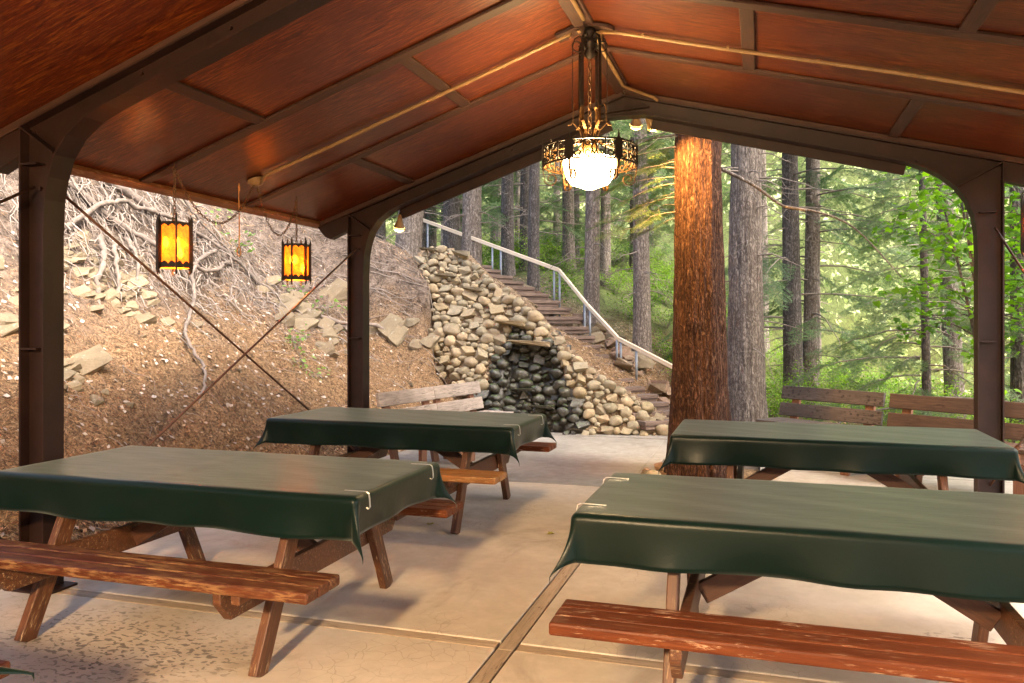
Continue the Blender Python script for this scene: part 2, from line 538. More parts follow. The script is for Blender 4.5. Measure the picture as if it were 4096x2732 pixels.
def ground_mat():
    t = NT('forest_floor')
    p = t.co((1, 1, 1))
    sep = t.n('ShaderNodeSeparateXYZ', i_0=p)
    a = t.noise(p, 0.7, 5, 0.6, 0.5)
    b = t.noise(p, 7, 6, 0.7, 0.4)
    c = t.noise(p, 42, 4, 0.7)
    nee = t.noise(t.co((40, 90, 60)), 1.2, 3, 0.6, 1.2)
    duff = t.ramp(t.math('ADD', t.math('MULTIPLY', c, 0.5), t.math('MULTIPLY', nee, 0.5)), [(0.36, (0.045, 0.027, 0.015)), (0.5, (0.22, 0.135, 0.072)), (0.66, (0.48, 0.33, 0.19))])
    dirt = t.ramp(t.math('ADD', t.math('MULTIPLY', b, 0.6), t.math('MULTIPLY', c, 0.4)), [(0.34, (0.04, 0.03, 0.023)), (0.5, (0.165, 0.125, 0.098)), (0.68, (0.32, 0.255, 0.205))])
    hz = t.math('ADD', t.math('MULTIPLY', t.math('SUBTRACT', sep.outputs[2], 1.3), 0.45), t.math('SUBTRACT', a, 0.45))
    col = t.mix(t.ramp(hz, [(0.0, 0.0), (0.35, 1.0)]), duff, dirt)
    gr = t.math('ADD', t.math('MULTIPLY', t.math('SUBTRACT', sep.outputs[1], 13.5), 0.25), t.math('SUBTRACT', a, 0.5))
    grn = t.ramp(b, [(0.35, (0.03, 0.04, 0.012)), (0.65, (0.10, 0.16, 0.03))])
    col = t.mix(t.ramp(gr, [(0.1, 0.0), (0.7, 0.85)]), col, grn)
    dk = t.noise(t.co((1, 1, 1)), 16, 6, 0.75, 0.6)
    col = t.mix(t.ramp(dk, [(0.36, 0.85), (0.50, 0.0)]), col, (0.03, 0.021, 0.015))  # dark mottling puts the shadows and gaps in the litter into the colour
    t.bump(t.math('ADD', t.math('MULTIPLY', b, 1.6), t.math('ADD', t.math('MULTIPLY', c, 0.8), t.math('MULTIPLY', nee, 0.7))), 0.9, 0.03)
    return t.out(col, 0.95, 0.15)


m_ground = ground_mat()


def stone_mat(name, cols, rough=0.75, moss=0.0, spec=0.3, sc=1.0):
    t = NT(name)
    p = t.co((1, 1, 1), rand=31.0)
    a = t.noise(p, 1.2 * sc, 5, 0.65)
    b = t.noise(p, 9 * sc, 5, 0.7)
    base = t.ramp(t.rnd(), [(i / max(1, len(cols) - 1), c) for i, c in enumerate(cols)])
    col = t.hsv(base, 0.5, 1.0, t.math('ADD', t.math('MULTIPLY', a, 0.9), 0.55))
    col = t.mix(t.ramp(b, [(0.42, 0.0), (0.75, 0.45)]), col, [x * 0.45 for x in cols[0]])
    lch = t.noise(p, 3.3 * sc, 4, 0.6, 0.5)
    col = t.mix(t.ramp(lch, [(0.60, 0.0), (0.72, 0.4)]), col, (0.44, 0.43, 0.36))
    if moss:
        g = t.n('ShaderNodeNewGeometry')
        sz = t.n('ShaderNodeSeparateXYZ', i_0=g.outputs['Normal']).outputs[2]
        mf = t.math('MULTIPLY', t.ramp(sz, [(0.35, 0.0), (0.8, 1.0)]), t.ramp(t.noise(p, 2.2, 3), [(0.5, 0.0), (0.62, moss)]))
        col = t.mix(mf, col, (0.05, 0.085, 0.015))
    t.bump(t.math('ADD', b, t.math('MULTIPLY', a, 1.5)), 0.55, 0.012)
    return t.out(col, rough, spec)


m_cob = stone_mat('cobble_stone', [(0.20, 0.165, 0.105), (0.29, 0.245, 0.17), (0.29, 0.225, 0.13), (0.38, 0.29, 0.18), (0.22, 0.18, 0.12), (0.33, 0.27, 0.175)], 0.75, 0.35)
m_wet = stone_mat('wet_dark_stone', [(0.018, 0.017, 0.012), (0.04, 0.036, 0.024), (0.028, 0.026, 0.018), (0.055, 0.048, 0.032)], 0.3, 0.95, 0.6)
m_rock = stone_mat('sandstone', [(0.16, 0.12, 0.075), (0.21, 0.165, 0.105), (0.14, 0.11, 0.07), (0.24, 0.19, 0.12)], 0.85)
m_rockp = stone_mat('pink_sandstone', [(0.21, 0.135, 0.09), (0.25, 0.165, 0.115), (0.20, 0.16, 0.105), (0.24, 0.19, 0.125)], 0.85)
m_mortar = NT('pebbly_mortar')
_p = m_mortar.co((1, 1, 1))
_a = m_mortar.noise(_p, 2.0, 4); _b = m_mortar.vor(_p, 38); _c = m_mortar.noise(_p, 14, 5, 0.7)
_col = m_mortar.ramp(_c, [(0.3, (0.10, 0.065, 0.04)), (0.55, (0.24, 0.175, 0.115)), (0.8, (0.36, 0.29, 0.21))])
_wet = m_mortar.n('ShaderNodeSeparateXYZ', i_0=_p)
m_mortar.bump(m_mortar.math('ADD', _c, m_mortar.math('MULTIPLY', _b, 0.8)), 0.9, 0.03)
m_mortar = m_mortar.out(_col, 0.95, 0.1)

m_bark_big = bark('red_brown_bark', (0.018, 0.007, 0.004), (0.085, 0.038, 0.021), (0.20, 0.115, 0.072), (20, 20, 4.2), 0.022, 0.22)
m_bark = bark('grey_fir_bark', (0.09, 0.072, 0.06), (0.27, 0.225, 0.19), (0.46, 0.40, 0.355), (14, 14, 5.0), 0.02, 0.25)
m_bark_d = bark('dark_fir_bark', (0.055, 0.047, 0.042), (0.165, 0.142, 0.128), (0.33, 0.29, 0.265), (14, 14, 5.0), 0.02, 0.25)
m_bark_p = bark('pale_bark', (0.10, 0.08, 0.065), (0.30, 0.26, 0.225), (0.48, 0.44, 0.40), (14, 14, 5.0), 0.02, 0.25)
m_twig = simple('grey_twig', (0.20, 0.165, 0.14), 0.9, 0, 0.35, 20)
m_root = simple('weathered_root', (0.17, 0.135, 0.11), 0.9, 0, 0.4, 9, 0.5)
m_rootl = simple('pale_rootlet', (0.26, 0.215, 0.18), 0.9, 0, 0.35, 9)
m_needle = leafmat('fir_needle', [(0.035, 0.08, 0.032), (0.068, 0.135, 0.052), (0.11, 0.185, 0.075), (0.155, 0.225, 0.10)], 0.4)
m_needle_y = leafmat('lamplit_fir_needle', [(0.05, 0.10, 0.025), (0.09, 0.15, 0.04), (0.13, 0.19, 0.05)], 0.3)  # yellower needles: warm lamplight on the low bough put into the colour
m_maple = leafmat('maple_leaf', [(0.07, 0.17, 0.018), (0.12, 0.27, 0.028), (0.17, 0.35, 0.04)], 0.55)
m_shrub = leafmat('shrub_leaf', [(0.05, 0.12, 0.012), (0.10, 0.22, 0.02), (0.16, 0.30, 0.03), (0.21, 0.35, 0.045)], 0.45)
m_herb = leafmat('herb_leaf', [(0.10, 0.20, 0.04), (0.16, 0.30, 0.06), (0.22, 0.36, 0.09)], 0.4)
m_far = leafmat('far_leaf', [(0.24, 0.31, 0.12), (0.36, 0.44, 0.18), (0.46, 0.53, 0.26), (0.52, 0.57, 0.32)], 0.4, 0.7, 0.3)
m_litter = leafmat('brown_litter', [(0.04, 0.02, 0.011), (0.18, 0.085, 0.04), (0.36, 0.205, 0.10), (0.50, 0.35, 0.21), (0.60, 0.47, 0.34)], 0.1, 0.9)
m_pale = leafmat('pale_dry_leaf', [(0.34, 0.28, 0.23), (0.46, 0.40, 0.34), (0.58, 0.52, 0.46)], 0.15, 0.8)


def emit(name, col, strength):
    t = NT(name)
    t.out((0.8, 0.8, 0.8), 0.5)
    t.b.inputs['Emission Color'].default_value = (*col, 1)
    t.b.inputs['Emission Strength'].default_value = strength
    return t.mat


m_bowl = emit('lit_glass_bowl', (1.0, 0.66, 0.30), 14 * LAMP)
m_bulb = emit('lantern_bulb', (1.0, 0.72, 0.30), 60 * LAMP)
m_flood = emit('flood_lens', (1.0, 0.55, 0.10), 9.0 * LAMP)


def mica():
    t = NT('amber_mica')
    p = t.co((1, 1, 1))
    a = t.noise(p, 26, 5, 0.7, 1.0)
    col = t.ramp(a, [(0.3, (0.55, 0.10, 0.002)), (0.5, (0.85, 0.24, 0.005)), (0.75, (1.0, 0.42, 0.015))])
    t.out(col, 0.4)
    t.l(col, t.b.inputs['Emission Color'])
    t.b.inputs['Emission Strength'].default_value = 0.17
    tr = t.n('ShaderNodeBsdfTransparent')
    t.l(col, tr.inputs[0])
    mx = t.n('ShaderNodeMixShader', i_Fac=0.14)
    t.l(t.b.outputs[0], mx.inputs[1]); t.l(tr.outputs[0], mx.inputs[2])
    t.l(mx.outputs[0], t.t.nodes['Material Output'].inputs[0])
    return t.mat


m_mica = mica()


# ------------------------------------------------------------------ terrain
def ss(a, b, x):
    t = min(1.0, max(0.0, (x - a) / (b - a)))
    return t * t * (3 - 2 * t)


TOE = [(-60, -4.1), (6.5, -4.1), (8.5, -3.95), (10.0, -3.65), (10.4, -3.25), (10.7, -2.5), (10.9, -1.5), (11.15, -0.95), (11.65, -0.75), (12.2, -0.4), (13, 0.0), (60, 7.0)]
SLO = [(-60, 0.86), (8.5, 0.86), (10.6, 0.72), (11.1, 0.60), (12, 0.50), (13, 0.45), (60, 0.45)]


def lerp(tab, x):
    for (a, va), (b, vb) in zip(tab, tab[1:]):
        if x <= b: return va + (vb - va) * (x - a) / (b - a)
    return tab[-1][1]


def fbm(x, y, s, o=4):
    return mnoise.fractal(Vector((x * s, y * s, 3.3)), 1.0, 2.0, o)


WT, WN, WB, WK = Vector((0.977, 0.213, 0)), Vector((0.213, -0.977, 0)), Vector((-1.15, 10.65, 0)), 0.62
OUTL = [(-3.66, 2.58), (-3.40, 2.66), (-2.98, 2.57), (-2.54, 2.15), (-2.0, 1.81), (-1.67, 1.49), (-1.35, 1.12), (-0.93, 0.76), (-0.52, 0.51), (-0.02, 0.21), (0.0, -0.06), (-1.57, -0.06),
        (-2.05, 0.12), (-2.49, 0.36), (-3.12, 0.72), (-3.34, 1.3), (-3.34, 1.81), (-3.62, 2.29)]


def inside(poly, x, y):
    c = False
    n = len(poly)
    for i in range(n):
        (x0, y0), (x1, y1) = poly[i], poly[(i + 1) % n]
        if (y0 > y) != (y1 > y) and x < (x1 - x0) * (y - y0) / (y1 - y0) + x0: c = not c
    return c


def ground(x, y, rough=True):
    z = ground0(x, y, rough)
    if -5.6 < x < -0.9 and 9.9 < y < 12.6:        # the earth lies behind the stone facing
        d = Vector((x, y, 0)) - WB
        zw = -(WN.dot(d)) / WK
        s = WT.dot(d)
        if inside(OUTL, s, zw) or inside(OUTL, s, zw + 0.05) or inside(OUTL, s + .03, zw): z = min(z, zw - 0.95)
    return z


def ground0(x, y, rough=True):
    toe = lerp(TOE, y); sl = lerp(SLO, y)
    t = toe - x
    up = 0.0
    if t > -0.6:
        sp = 0.12 * math.log1p(math.exp(min(40, t / 0.12)))
        up = sl * sp
        if y < 11:   # an eroded lip with overhanging roots high on the bank
            lip = math.exp(-((t - 2.9) / 0.55) ** 2) * 0.22 * ss(10.5, 8, y)
            up += lip + 0.30 * ss(2.5, 3.3, t) * ss(10.8, 8, y)
    z = up - 0.06
    inside = ss(0.0, 1.0, t)
    z += 0.12 * max(0.0, y - 13) * ss(-0.5, 3.0, t)
    z -= 0.26 * max(0.0, x - 2.5) * ss(2.5, 4.5, x)
    z -= 0.10 * max(0.0, y - 11.5) * ss(0.5, 3.5, x - toe) * ss(60, 30, y)
    if y > 36: z += 0.72 * (y - 36) * ss(36, 50, y)
    if x > 45: z += 0.5 * (x - 45)
    if rough:
        out = max(inside, ss(2.4, 4.0, x), ss(11.2, 12.5, y))
        z += out * (0.16 * fbm(x, y, 0.55) + 0.07 * fbm(x, y, 2.3) + 0.035 * fbm(x, y, 6.0, 3))
    return z


def grid(name, xs, ys, mat):
    nx, ny = len(xs), len(ys)
    v = [(x, y, ground(x, y)) for y in ys for x in xs]
    f = [(j * nx + i, j * nx + i + 1, (j + 1) * nx + i + 1, (j + 1) * nx + i) for j in range(ny - 1) for i in range(nx - 1)]
    me = bpy.data.meshes.new(name)
    me.from_pydata(v, [], f)
    me.materials.append(mat)
    me.polygons.foreach_set('use_smooth', [True] * len(f))
    return me


def axis(stops):
    out = []
    for a, b, st in stops:
        n = max(1, int(round((b - a) / st)))
        out += [a + (b - a) * i / n for i in range(n)]
    out.append(stops[-1][1])
    return out


xs = axis([(-90, -30, 6), (-30, -12, 1.0), (-12, -8.5, 0.2), (-8.5, -3.6, 0.06), (-3.6, -0.8, 0.08), (-0.8, 4, 0.2), (4, 12, 0.6), (12, 90, 5)])
ys = axis([(-30, -4, 2), (-4, 1.5, 0.3), (1.5, 11.5, 0.075), (11.5, 16, 0.12), (16, 26, 0.5), (26, 60, 2), (60, 130, 6)])
tag(obj('ground', grid('ground', xs, ys, m_ground)), 'forest floor and earth bank covered with brown needles', None, None, 'structure')

# ------------------------------------------------------------------ patio
patio = empty('patio', (0, 0, 0))
tag(patio, 'tan concrete patio with wooden joint strips', None, None, 'structure')


def slab(x0, x1, y0, y1, th=0.11, mat=None):
    mb = MB(); mb.box(((x0 + x1) / 2, (y0 + y1) / 2, -th / 2), (x1 - x0, y1 - y0, th))
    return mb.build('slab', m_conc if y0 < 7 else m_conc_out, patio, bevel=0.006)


XJ = -1.09
for (a, b) in ((-11.5, -3.895), (-3.805, -0.245), (-0.155, 3.405), (3.495, 7.085), (7.10, 10.25)):
    slab(-3.98, XJ - 0.045, a, b)
for (a, b) in ((-11.5, -3.895), (-3.805, -0.245), (-0.155, 3.405), (3.495, 7.085)):
    slab(XJ + 0.045, 2.35, a, b)
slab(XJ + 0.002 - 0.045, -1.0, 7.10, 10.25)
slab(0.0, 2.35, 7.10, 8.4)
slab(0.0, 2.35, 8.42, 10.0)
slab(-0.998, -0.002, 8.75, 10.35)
mb = MB()
_pts = [(-3.98, 10.255), (-0.9, 10.36), (-0.9, 10.85), (-1.3, 10.75), (-3.98, 10.4)]
mb.prism([(x, y, -0.11) for x, y in _pts], (0, 0, 0.105))
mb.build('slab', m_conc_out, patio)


def jstrip(p0, p1, w=0.074):
    plank('joint_strip', (p0[0], p0[1], -0.032), (p1[0], p1[1], -0.032), w, 0.06, m_strip, patio, bevel=0.004)


for a, b in ((-11.4, -4.9), (-4.9, -1.6), (-1.595, 0.8), (0.805, 3.405)): jstrip((XJ, a), (XJ, b))
for a, b in ((3.41, 5.0), (5.004, 7.08)): jstrip((XJ, a), (XJ, b))
for yj in (-3.85, -0.2, 3.45):
    jstrip((-3.97, yj), (XJ - 0.05, yj)); jstrip((XJ + 0.047, yj), (2.3, yj))
# soil pocket round the big tree
mb = MB()
_n = 28
ring = [(-0.5 + (0.50 + 0.03 * math.sin(5 * i)) * math.cos(2 * PI * i / _n), 7.95 + (0.80 + 0.04 * math.sin(3 * i)) * math.sin(2 * PI * i / _n)) for i in range(_n)]
mb.add([(-0.5, 7.95, 0.0)] + [(x, y, -0.03) for x, y in ring] + [(-0.5 + (x + 0.5) * 0.7, 7.95 + (y - 7.95) * 0.7, 0.0) for x, y in ring],
       [(1 + i, 1 + (i + 1) % _n, 1 + _n + (i + 1) % _n, 1 + _n + i) for i in range(_n)] + [(0, 1 + _n + i, 1 + _n + (i + 1) % _n) for i in range(_n)])
tag(mb.build('soil', m_ground, None, True), 'soil pocket around the big tree', None, None, 'structure')

# ------------------------------------------------------------------ pavilion
pav = empty('pavilion', (0, 0, 0))
tag(pav, 'open picnic pavilion with brown steel frames and stained plywood roof', 'pavilion')
XR, ZT = -1.15, 3.48            # ridge line of the steel
SL_, SR_ = 0.345, 0.2575        # roof pitches
XL0, XL1, XQ0, XQ1 = -3.87, -3.71, 1.63, 1.80


def ztop(x): return ZT - (SL_ * (XR - x) if x < XR else SR_ * (x - XR))


def zpan(x): return ztop(x) + 0.055


OUTER = [(XL0, 0.0), (XL0, ztop(XL0)), (XR, ZT), (XQ1, ztop(XQ1)), (XQ1, 0.0)]
INNER = [(XL1, 0.0), (XL1, 1.95), (-3.70, 2.13), (-3.675, 2.25), (-3.63, 2.37), (-3.55, 2.475), (-3.43, 2.56), (-3.30, 2.618), (-3.18, 2.66), (-1.33, 3.30), (-0.97, 3.30),
         (1.0, 2.793), (1.13, 2.755), (1.26, 2.70), (1.38, 2.63), (1.48, 2.54), (1.555, 2.43), (1.605, 2.30), (1.625, 2.16), (XQ0, 2.0), (XQ0, 0.0)]
FW = 0.135


def frame_at(Y):
    fr = empty('steel_frame', (0, Y, 0), parent=pav)
    KIDS.setdefault(pav.name, []).append(fr)
    # web
    loop = OUTER + INNER[::-1]
    mb = MB()
    bm = bmesh.new()
    vs = [bm.verts.new((x, 0, z)) for x, z in loop]
    fc = bm.faces.new(vs)
    fc.normal_update()
    bmesh.ops.triangulate(bm, faces=[fc])
    bm.normal_update()
    bmesh.ops.solidify(bm, geom=bm.faces[:], thickness=0.010)
    bmesh.ops.recalc_face_normals(bm, faces=bm.faces)
    me = bpy.data.meshes.new('web'); bm.to_mesh(me); bm.free(); me.materials.append(m_steel)
    obj('web', me, fr)

    def flange(path, nm, side):
        mb = MB()
        pts = [Vector((x, 0, z)) for x, z in path]
        mb.strip(pts, FW, 0.012, (0, 1, 0))
        mb.build(nm, m_steel, fr, fix=True)
    flange(OUTER[:2], 'post_flange', 1)
    flange(OUTER[3:], 'post_flange', 1)
    flange(OUTER[1:4], 'rafter_flange', 1)
    flange(INNER[:INNER.index((-3.63, 2.37)) + 1], 'post_flange', 1)
    flange(INNER[INNER.index((-3.63, 2.37)):INNER.index((1.48, 2.54)) + 1], 'rafter_flange', 1)
    flange(INNER[INNER.index((1.48, 2.54)):], 'post_flange', 1)
    # knee stiffeners, small seat plates, base plates, bolts
    for sgn in (-1, 1):
        y = sgn * 0.039
        for (a, b) in (((XL0 + 0.01, ztop(XL0) - 0.012), (-3.635, 2.375)), ((XQ1 - 0.01, ztop(XQ1) - 0.012), (1.485, 2.545)), ((-1.40, 3.335), (-0.93, 3.365))):
            mb = MB(); mb.bar((a[0], y, a[1]), (b[0], y, b[1]), 0.066, 0.010); mb.build('stiffener', m_steel, fr)
        for x0 in (XL0 + 0.095, XQ0 + 0.095):
            for zz in (1.32, 2.33):
                mb = MB(); mb.box((x0 - 0.03, y, zz), (0.11, 0.066, 0.010)); mb.build('seat_plate', m_steel, fr)
    for x0 in (XL0 + 0.095, XQ0 + 0.095):
        mb = MB(); mb.box((x0, 0, 0.006), (0.27, 0.2, 0.012)); mb.build('base_plate', m_steel, fr)
    for (x, z) in ((-3.82, 2.51), (-3.1, 2.77), (-2.55, 2.95), (-2.2, 3.08), (-3.78, 2.2), (-0.6, 3.22), (0.3, 3.0), (1.2, 2.77), (-1.05, 3.35)):
        mb = MB(); mb.tube([(x, -0.026, z), (x, -0.004, z)], 0.012, 6); mb.build('bolt', m_steel, fr)
    # rafter tails beyond the posts
    for x0, x1 in ((XL0 - 0.006, XL0 - 0.33), (XQ1 + 0.006, XQ1 + 0.33)):
        z0, z1 = ztop(x0), ztop(x1)
        s = -1 if x1 < x0 else 1
        poly = [(x0, z0), (x1 + s * 0.02, z1), (x1, z1 - 0.03), (x1 - s * 0.06, z1 - 0.10), (x1 - s * 0.12, z1 - 0.125), (x0, z0 - 0.15)]
        mb = MB(); mb.prism([(x, -0.045, z) for x, z in poly], (0, 0.09, 0)); mb.build('rafter_tail', m_steel, fr, bevel=0.004, fix=True)
    # timber nailer on top of the steel
    for a, b in ((XL0 - 0.33, XR - 0.01), (XR + 0.01, XQ1 + 0.33)):
        plank('nailer', (a, 0, ztop(a) + 0.029), (b, 0, ztop(b) + 0.029), 0.10, 0.044, m_batten, fr)
    return fr


FY = (7.1, 3.45, -0.2, -3.85, -7.5, -11.15)  # two rearmost frames are out of view, added with the roof to cut sky fill
for y in FY: frame_at(y)

roof = empty('roof', (0, 0, 0), parent=pav)
KIDS.setdefault(pav.name, []).append(roof)
XE, XF = -4.27, 2.17
seams = [7.30, 5.89, 4.67, 3.45, 2.23, 1.01, -0.2, -1.42, -2.64, -3.86, -5.08, -6.30, -7.52, -8.74, -9.96, -11.3]  # rearmost strips lengthen the unseen roof to keep sky light off the floor
for k in range(len(seams) - 1):
    y1, y0 = seams[k], seams[k + 1]
    cutL = -3.2 if k % 2 == 0 else -2.19
    cutR = 1.02 if k % 2 == 0 else -0.07
    for (a, b) in ((XE, cutL), (cutL, XR - 0.004), (XR + 0.004, cutR), (cutR, XF)):
        g = 0.003
        p0, p1 = Vector((a + g, (y0 + y1) / 2, zpan(a + g))), Vector((b - g, (y0 + y1) / 2, zpan(b - g)))
        up = Vector((0, 0, 1))
        L = (p1 - p0).length
        mw = frame3(p1 - p0).to_4x4(); mw.translation = (p0 + p1) / 2 + (mw.to_3x3() @ Vector((0, 0, 0.008)))
        mb = MB(); mb.box((0, 0, 0), (L, y1 - y0 - 2 * g, 0.014))
        obj('plywood_panel', mb.mesh('plywood_panel', m_ply), roof, mw)
    # lengthwise battens covering the sheet joints
    for c in (cutL, cutR):
        e0, e1 = y0 + 0.047, y1 - 0.047
        if k == 0: e1 = 7.02
        sl = -math.atan(SL_) if c < XR else math.atan(SR_)
        n = Vector((-SL_ if c < XR else SR_, 0, 1)).normalized()
        q = Vector((c, 0, zpan(c))) - n * 0.011
        plank('batten', (q.x, e0, q.z), (q.x, e1, q.z), 0.085, 0.02, m_batten, roof, up=n)
    if k > 0 and abs(y1 - 3.45) > 0.1 and abs(y1 + 0.2) > 0.1 and abs(y1 + 3.86) > 0.1:
        for (a, b, s) in ((XE + 0.03, XR - 0.07, -1), (XR + 0.07, XF - 0.03, 1)):
            n = Vector((-SL_ if s < 0 else SR_, 0, 1)).normalized()
            plank('batten', Vector((a, y1, zpan(a))) - n * 0.012, Vector((b, y1, zpan(b))) - n * 0.012, 0.09, 0.022, m_batten, roof)
# ridge batten: two boards in a V
for (a, b, s) in ((XR - 0.075, XR - 0.002, -1), (XR + 0.002, XR + 0.075, 1)):
    n = Vector((-SL_ if s < 0 else SR_, 0, 1)).normalized()
    for ya, yb in ((-7.4, -3.93), (-3.77, -0.28), (-0.12, 3.37), (3.53, 7.02)):
        c = (a + b) / 2
        q = Vector((c, 0, zpan(c))) - n * 0.013
        plank('ridge_batten', (q.x, ya, q.z), (q.x, yb, q.z), abs(b - a), 0.024, m_batten, roof, up=n)
# eave trim and fascia
for x, s in ((XE, -1), (XF, 1)):
    n = Vector((-SL_ if s < 0 else SR_, 0, 1)).normalized()
    c = x - s * 0.035
    q = Vector((c, 0, zpan(c))) - n * 0.018
    for ya, yb in ((-11.3, -7.5), (-7.497, -3.85), (-3.847, -0.2), (-0.197, 3.45), (3.453, 7.29)):
        plank('eave_board', (q.x, ya, q.z), (q.x, yb, q.z), 0.075, 0.034, m_trim, roof, up=n)
        plank('fascia', (x + s * 0.014, ya, zpan(x) + 0.035), (x + s * 0.014, yb, zpan(x) + 0.035), 0.024, 0.13, m_trim, roof)
# barge boards hung outside the gable frame
for a, b in ((-3.40, -1.31), (-0.91, 1.15)):
    pa, pb = Vector((a, 7.215, ztop(a) - 0.105)), Vector((b, 7.215, ztop(b) - 0.105))
    plank('barge_board', pa, pb, 0.03, 0.215, m_steel, roof)
# roof deck above
mb = MB()
for (a, b) in ((XE - 0.03, XR), (XR, XF + 0.03)):
    mb.prism([(a, -11.35, zpan(a) + 0.045), (b, -11.35, zpan(b) + 0.045), (b, -11.35, zpan(b) + 0.085), (a, -11.35, zpan(a) + 0.085)], (0, 18.7, 0))
mb.build('roof_deck', m_batten, roof, fix=True)
# ridge gusset where the lamp hangs
for yy in (5.42, -1.9):
    for s in (-1, 1):
        n = Vector((-SL_ if s < 0 else SR_, 0, 1)).normalized()
        c = XR + s * 0.12
        q = Vector((c, yy, zpan(c))) - n * 0.03
        dx = 0.085
        d = Vector((dx, 0, (zpan(c + dx) - zpan(c))))
        e = Vector((0, 0.07, 0)); dd = d * 0.6
        mb = MB(); mb.prism([q - d - e, q + dd - e, q + d - e * 0.4, q + d + e * 0.4, q + dd + e, q - d + e], n * 0.02)
        mb.build('gusset_plate', m_batten, roof, fix=True)


# conduits
def conduit(pts, r=0.014):
    mb = MB(); mb.tube(pts, r, 8); return mb.build('conduit', m_conduit, roof, True)


def onL(x, y, d=0.03): return (x, y, zpan(x) - d)


YC = 5.42
conduit([onL(-3.78, YC + .05, .05), onL(-3.70, YC, .032)] + [onL(-3.6 + i * 0.47, YC + 0.01 * math.sin(i), .032 + .004 * math.sin(2.1 * i)) for i in range(6)] + [onL(XR - 0.12, YC, .05)])
conduit([onL(XR + 0.10, YC, .05), onL(XR + 0.22, YC, .035)] + [onL(-0.7 + i * 0.5, YC - 0.01 * i * 0.6, .034 + .004 * math.sin(1.7 * i)) for i in range(6)])
conduit([(XR + .035, -4.9, 3.475), (XR + .035, 5.2, 3.475)])
conduit([(XR + .045, 5.5, 3.465), (XR + .045, 6.72, 3.47), (XR + .08, 6.82, 3.47), (XR + .27, 7.0, 3.425), (XR + .30, 7.02, 3.40)])
for i in range(5):
    x = -3.4 + i * 0.55
    mb = MB(); mb.box((0, 0, 0), (0.02, 0.05, 0.012), frame3((1, 0, SL_)))
    mb.build('conduit_clip', m_conduit, roof, mw=Matrix.Translation((x, YC + .015, zpan(x) - .03)))
for i in range(5):
    x = -0.75 + i * 0.55
    mb = MB(); mb.box((0, 0, 0), (0.02, 0.05, 0.012), frame3((1, 0, -SR_)))
    mb.build('conduit_clip', m_conduit, roof, mw=Matrix.Translation((x, YC - .01, zpan(x) - .03)))
# junction boxes
mb = MB(); mb.lathe([(0.0, 0.0), (0.065, 0.0), (0.07, -0.012), (0.055, -0.02), (0.05, -0.045), (0.0, -0.05)], 14)
mb.build('junction_box', m_conduit, roof, True, mw=Matrix.Translation((-3.83, 5.47, zpan(-3.83) - 0.004)) @ Matrix.Rotation(-math.atan(SL_), 4, 'Y'))
mb = MB(); mb.box((0, 0, 0), (0.09, 0.09, 0.06)); mb.build('junction_box', m_conduit, roof, bevel=0.006, mw=Matrix.Translation((XR + .07, 5.47, 3.44)))


# tie rods with turnbuckles
def rod(p0, p1):
    mb = MB(); mb.tube([p0, p1], 0.009, 8)
    r = mb.build('tie_rod', m_rust, pav, True)
    p0, p1 = Vector(p0), Vector(p1)
    a = p0.lerp(p1, 0.80); b = p0.lerp(p1, 0.83)
    mb = MB(); mb.tube([a, a.lerp(b, .2), a.lerp(b, .8), b], [0.010, 0.017, 0.017, 0.010], 8)
    o = mb.build('turnbuckle', m_rust, r, True)


for X in (-3.80, 1.72):
    for a, b in zip(FY[1:], FY[:-1]):
        rod((X, a + 0.04, 2.26), (X, b - 0.02, 0.2)); rod((X + 0.025, b - 0.06, 2.20), (X + 0.025, a + 0.02, 0.25))


# ------------------------------------------------------------------ lamps
def spiral(c, r, turns, a0, ax, ay, n=22):
    """flat spiral points around c in plane (ax, ay), radius shrinking"""
    out = []
    for i in range(n + 1):
        t = i / n
        a = a0 + turns * 2 * PI * t
        q = r * (1 - 0.78 * t)
        out.append(Vector(c) + Vector(ax) * (q * math.cos(a)) + Vector(ay) * (q * math.sin(a)))
    return out


def chain_mesh(mb, pts, link=0.03, r=0.003, w=0.4):
    """links along a polyline, alternately turned"""
    pts = [Vector(p) for p in pts]
    seg = [(b - a).length for a, b in zip(pts, pts[1:])]
    tot = sum(seg)
    n = max(2, int(tot / (link * 0.78)))

    def at(s):
        for i, L in enumerate(seg):
            if s <= L or i == len(seg) - 1: return pts[i] + (pts[i + 1] - pts[i]) * (s / L), (pts[i + 1] - pts[i]).normalized()
            s -= L
    for k in range(n):
        p, t = at(tot * (k + 0.5) / n)
        rot = frame3(t, (0.3, 0.9, 0.2)) @ Matrix.Rotation(PI / 2 * (k % 2) + 0.3, 3, 'X')
        ringp = []
        for j in range(10):
            a = 2 * PI * j / 10
            ringp.append(p + rot @ Vector((link / 2 * math.cos(a), link * w / 2 * math.sin(a), 0)))
        b = len(mb.v)
        for j in range(10):
            q = ringp[j]; tg = (ringp[(j + 1) % 10] - ringp[j - 1]).normalized()
            nn = rot @ Vector((0, 0, 1)); bb = tg.cross(nn)
            for i in range(4):
                a = PI / 4 + PI / 2 * i
                mb.v.append(tuple(q + nn * (r * math.cos(a)) + bb * (r * math.sin(a))))
        for j in range(10):
            for i in range(4):
                mb.f.append((b + j * 4 + i, b + j * 4 + (i + 1) % 4, b + ((j + 1) % 10) * 4 + (i + 1) % 4, b + ((j + 1) % 10) * 4 + i)); mb.m.append(0)


def point_light(name, parent, loc, energy, col, r):
    l = bpy.data.lights.new(name, 'POINT')
    l.energy = energy * LAMP; l.color = col; l.shadow_soft_size = r
    o = bpy.data.objects.new(name, l)
    lk(o, parent, WM[parent.name] @ Matrix.Translation(loc))
    KIDS.setdefault(parent.name, []).append(o)
    return o


WARM = (1.0, 0.68, 0.28)


def with_mat0(me, mat):
    m = me.copy(); m.materials.clear(); m.materials.append(mat); return m


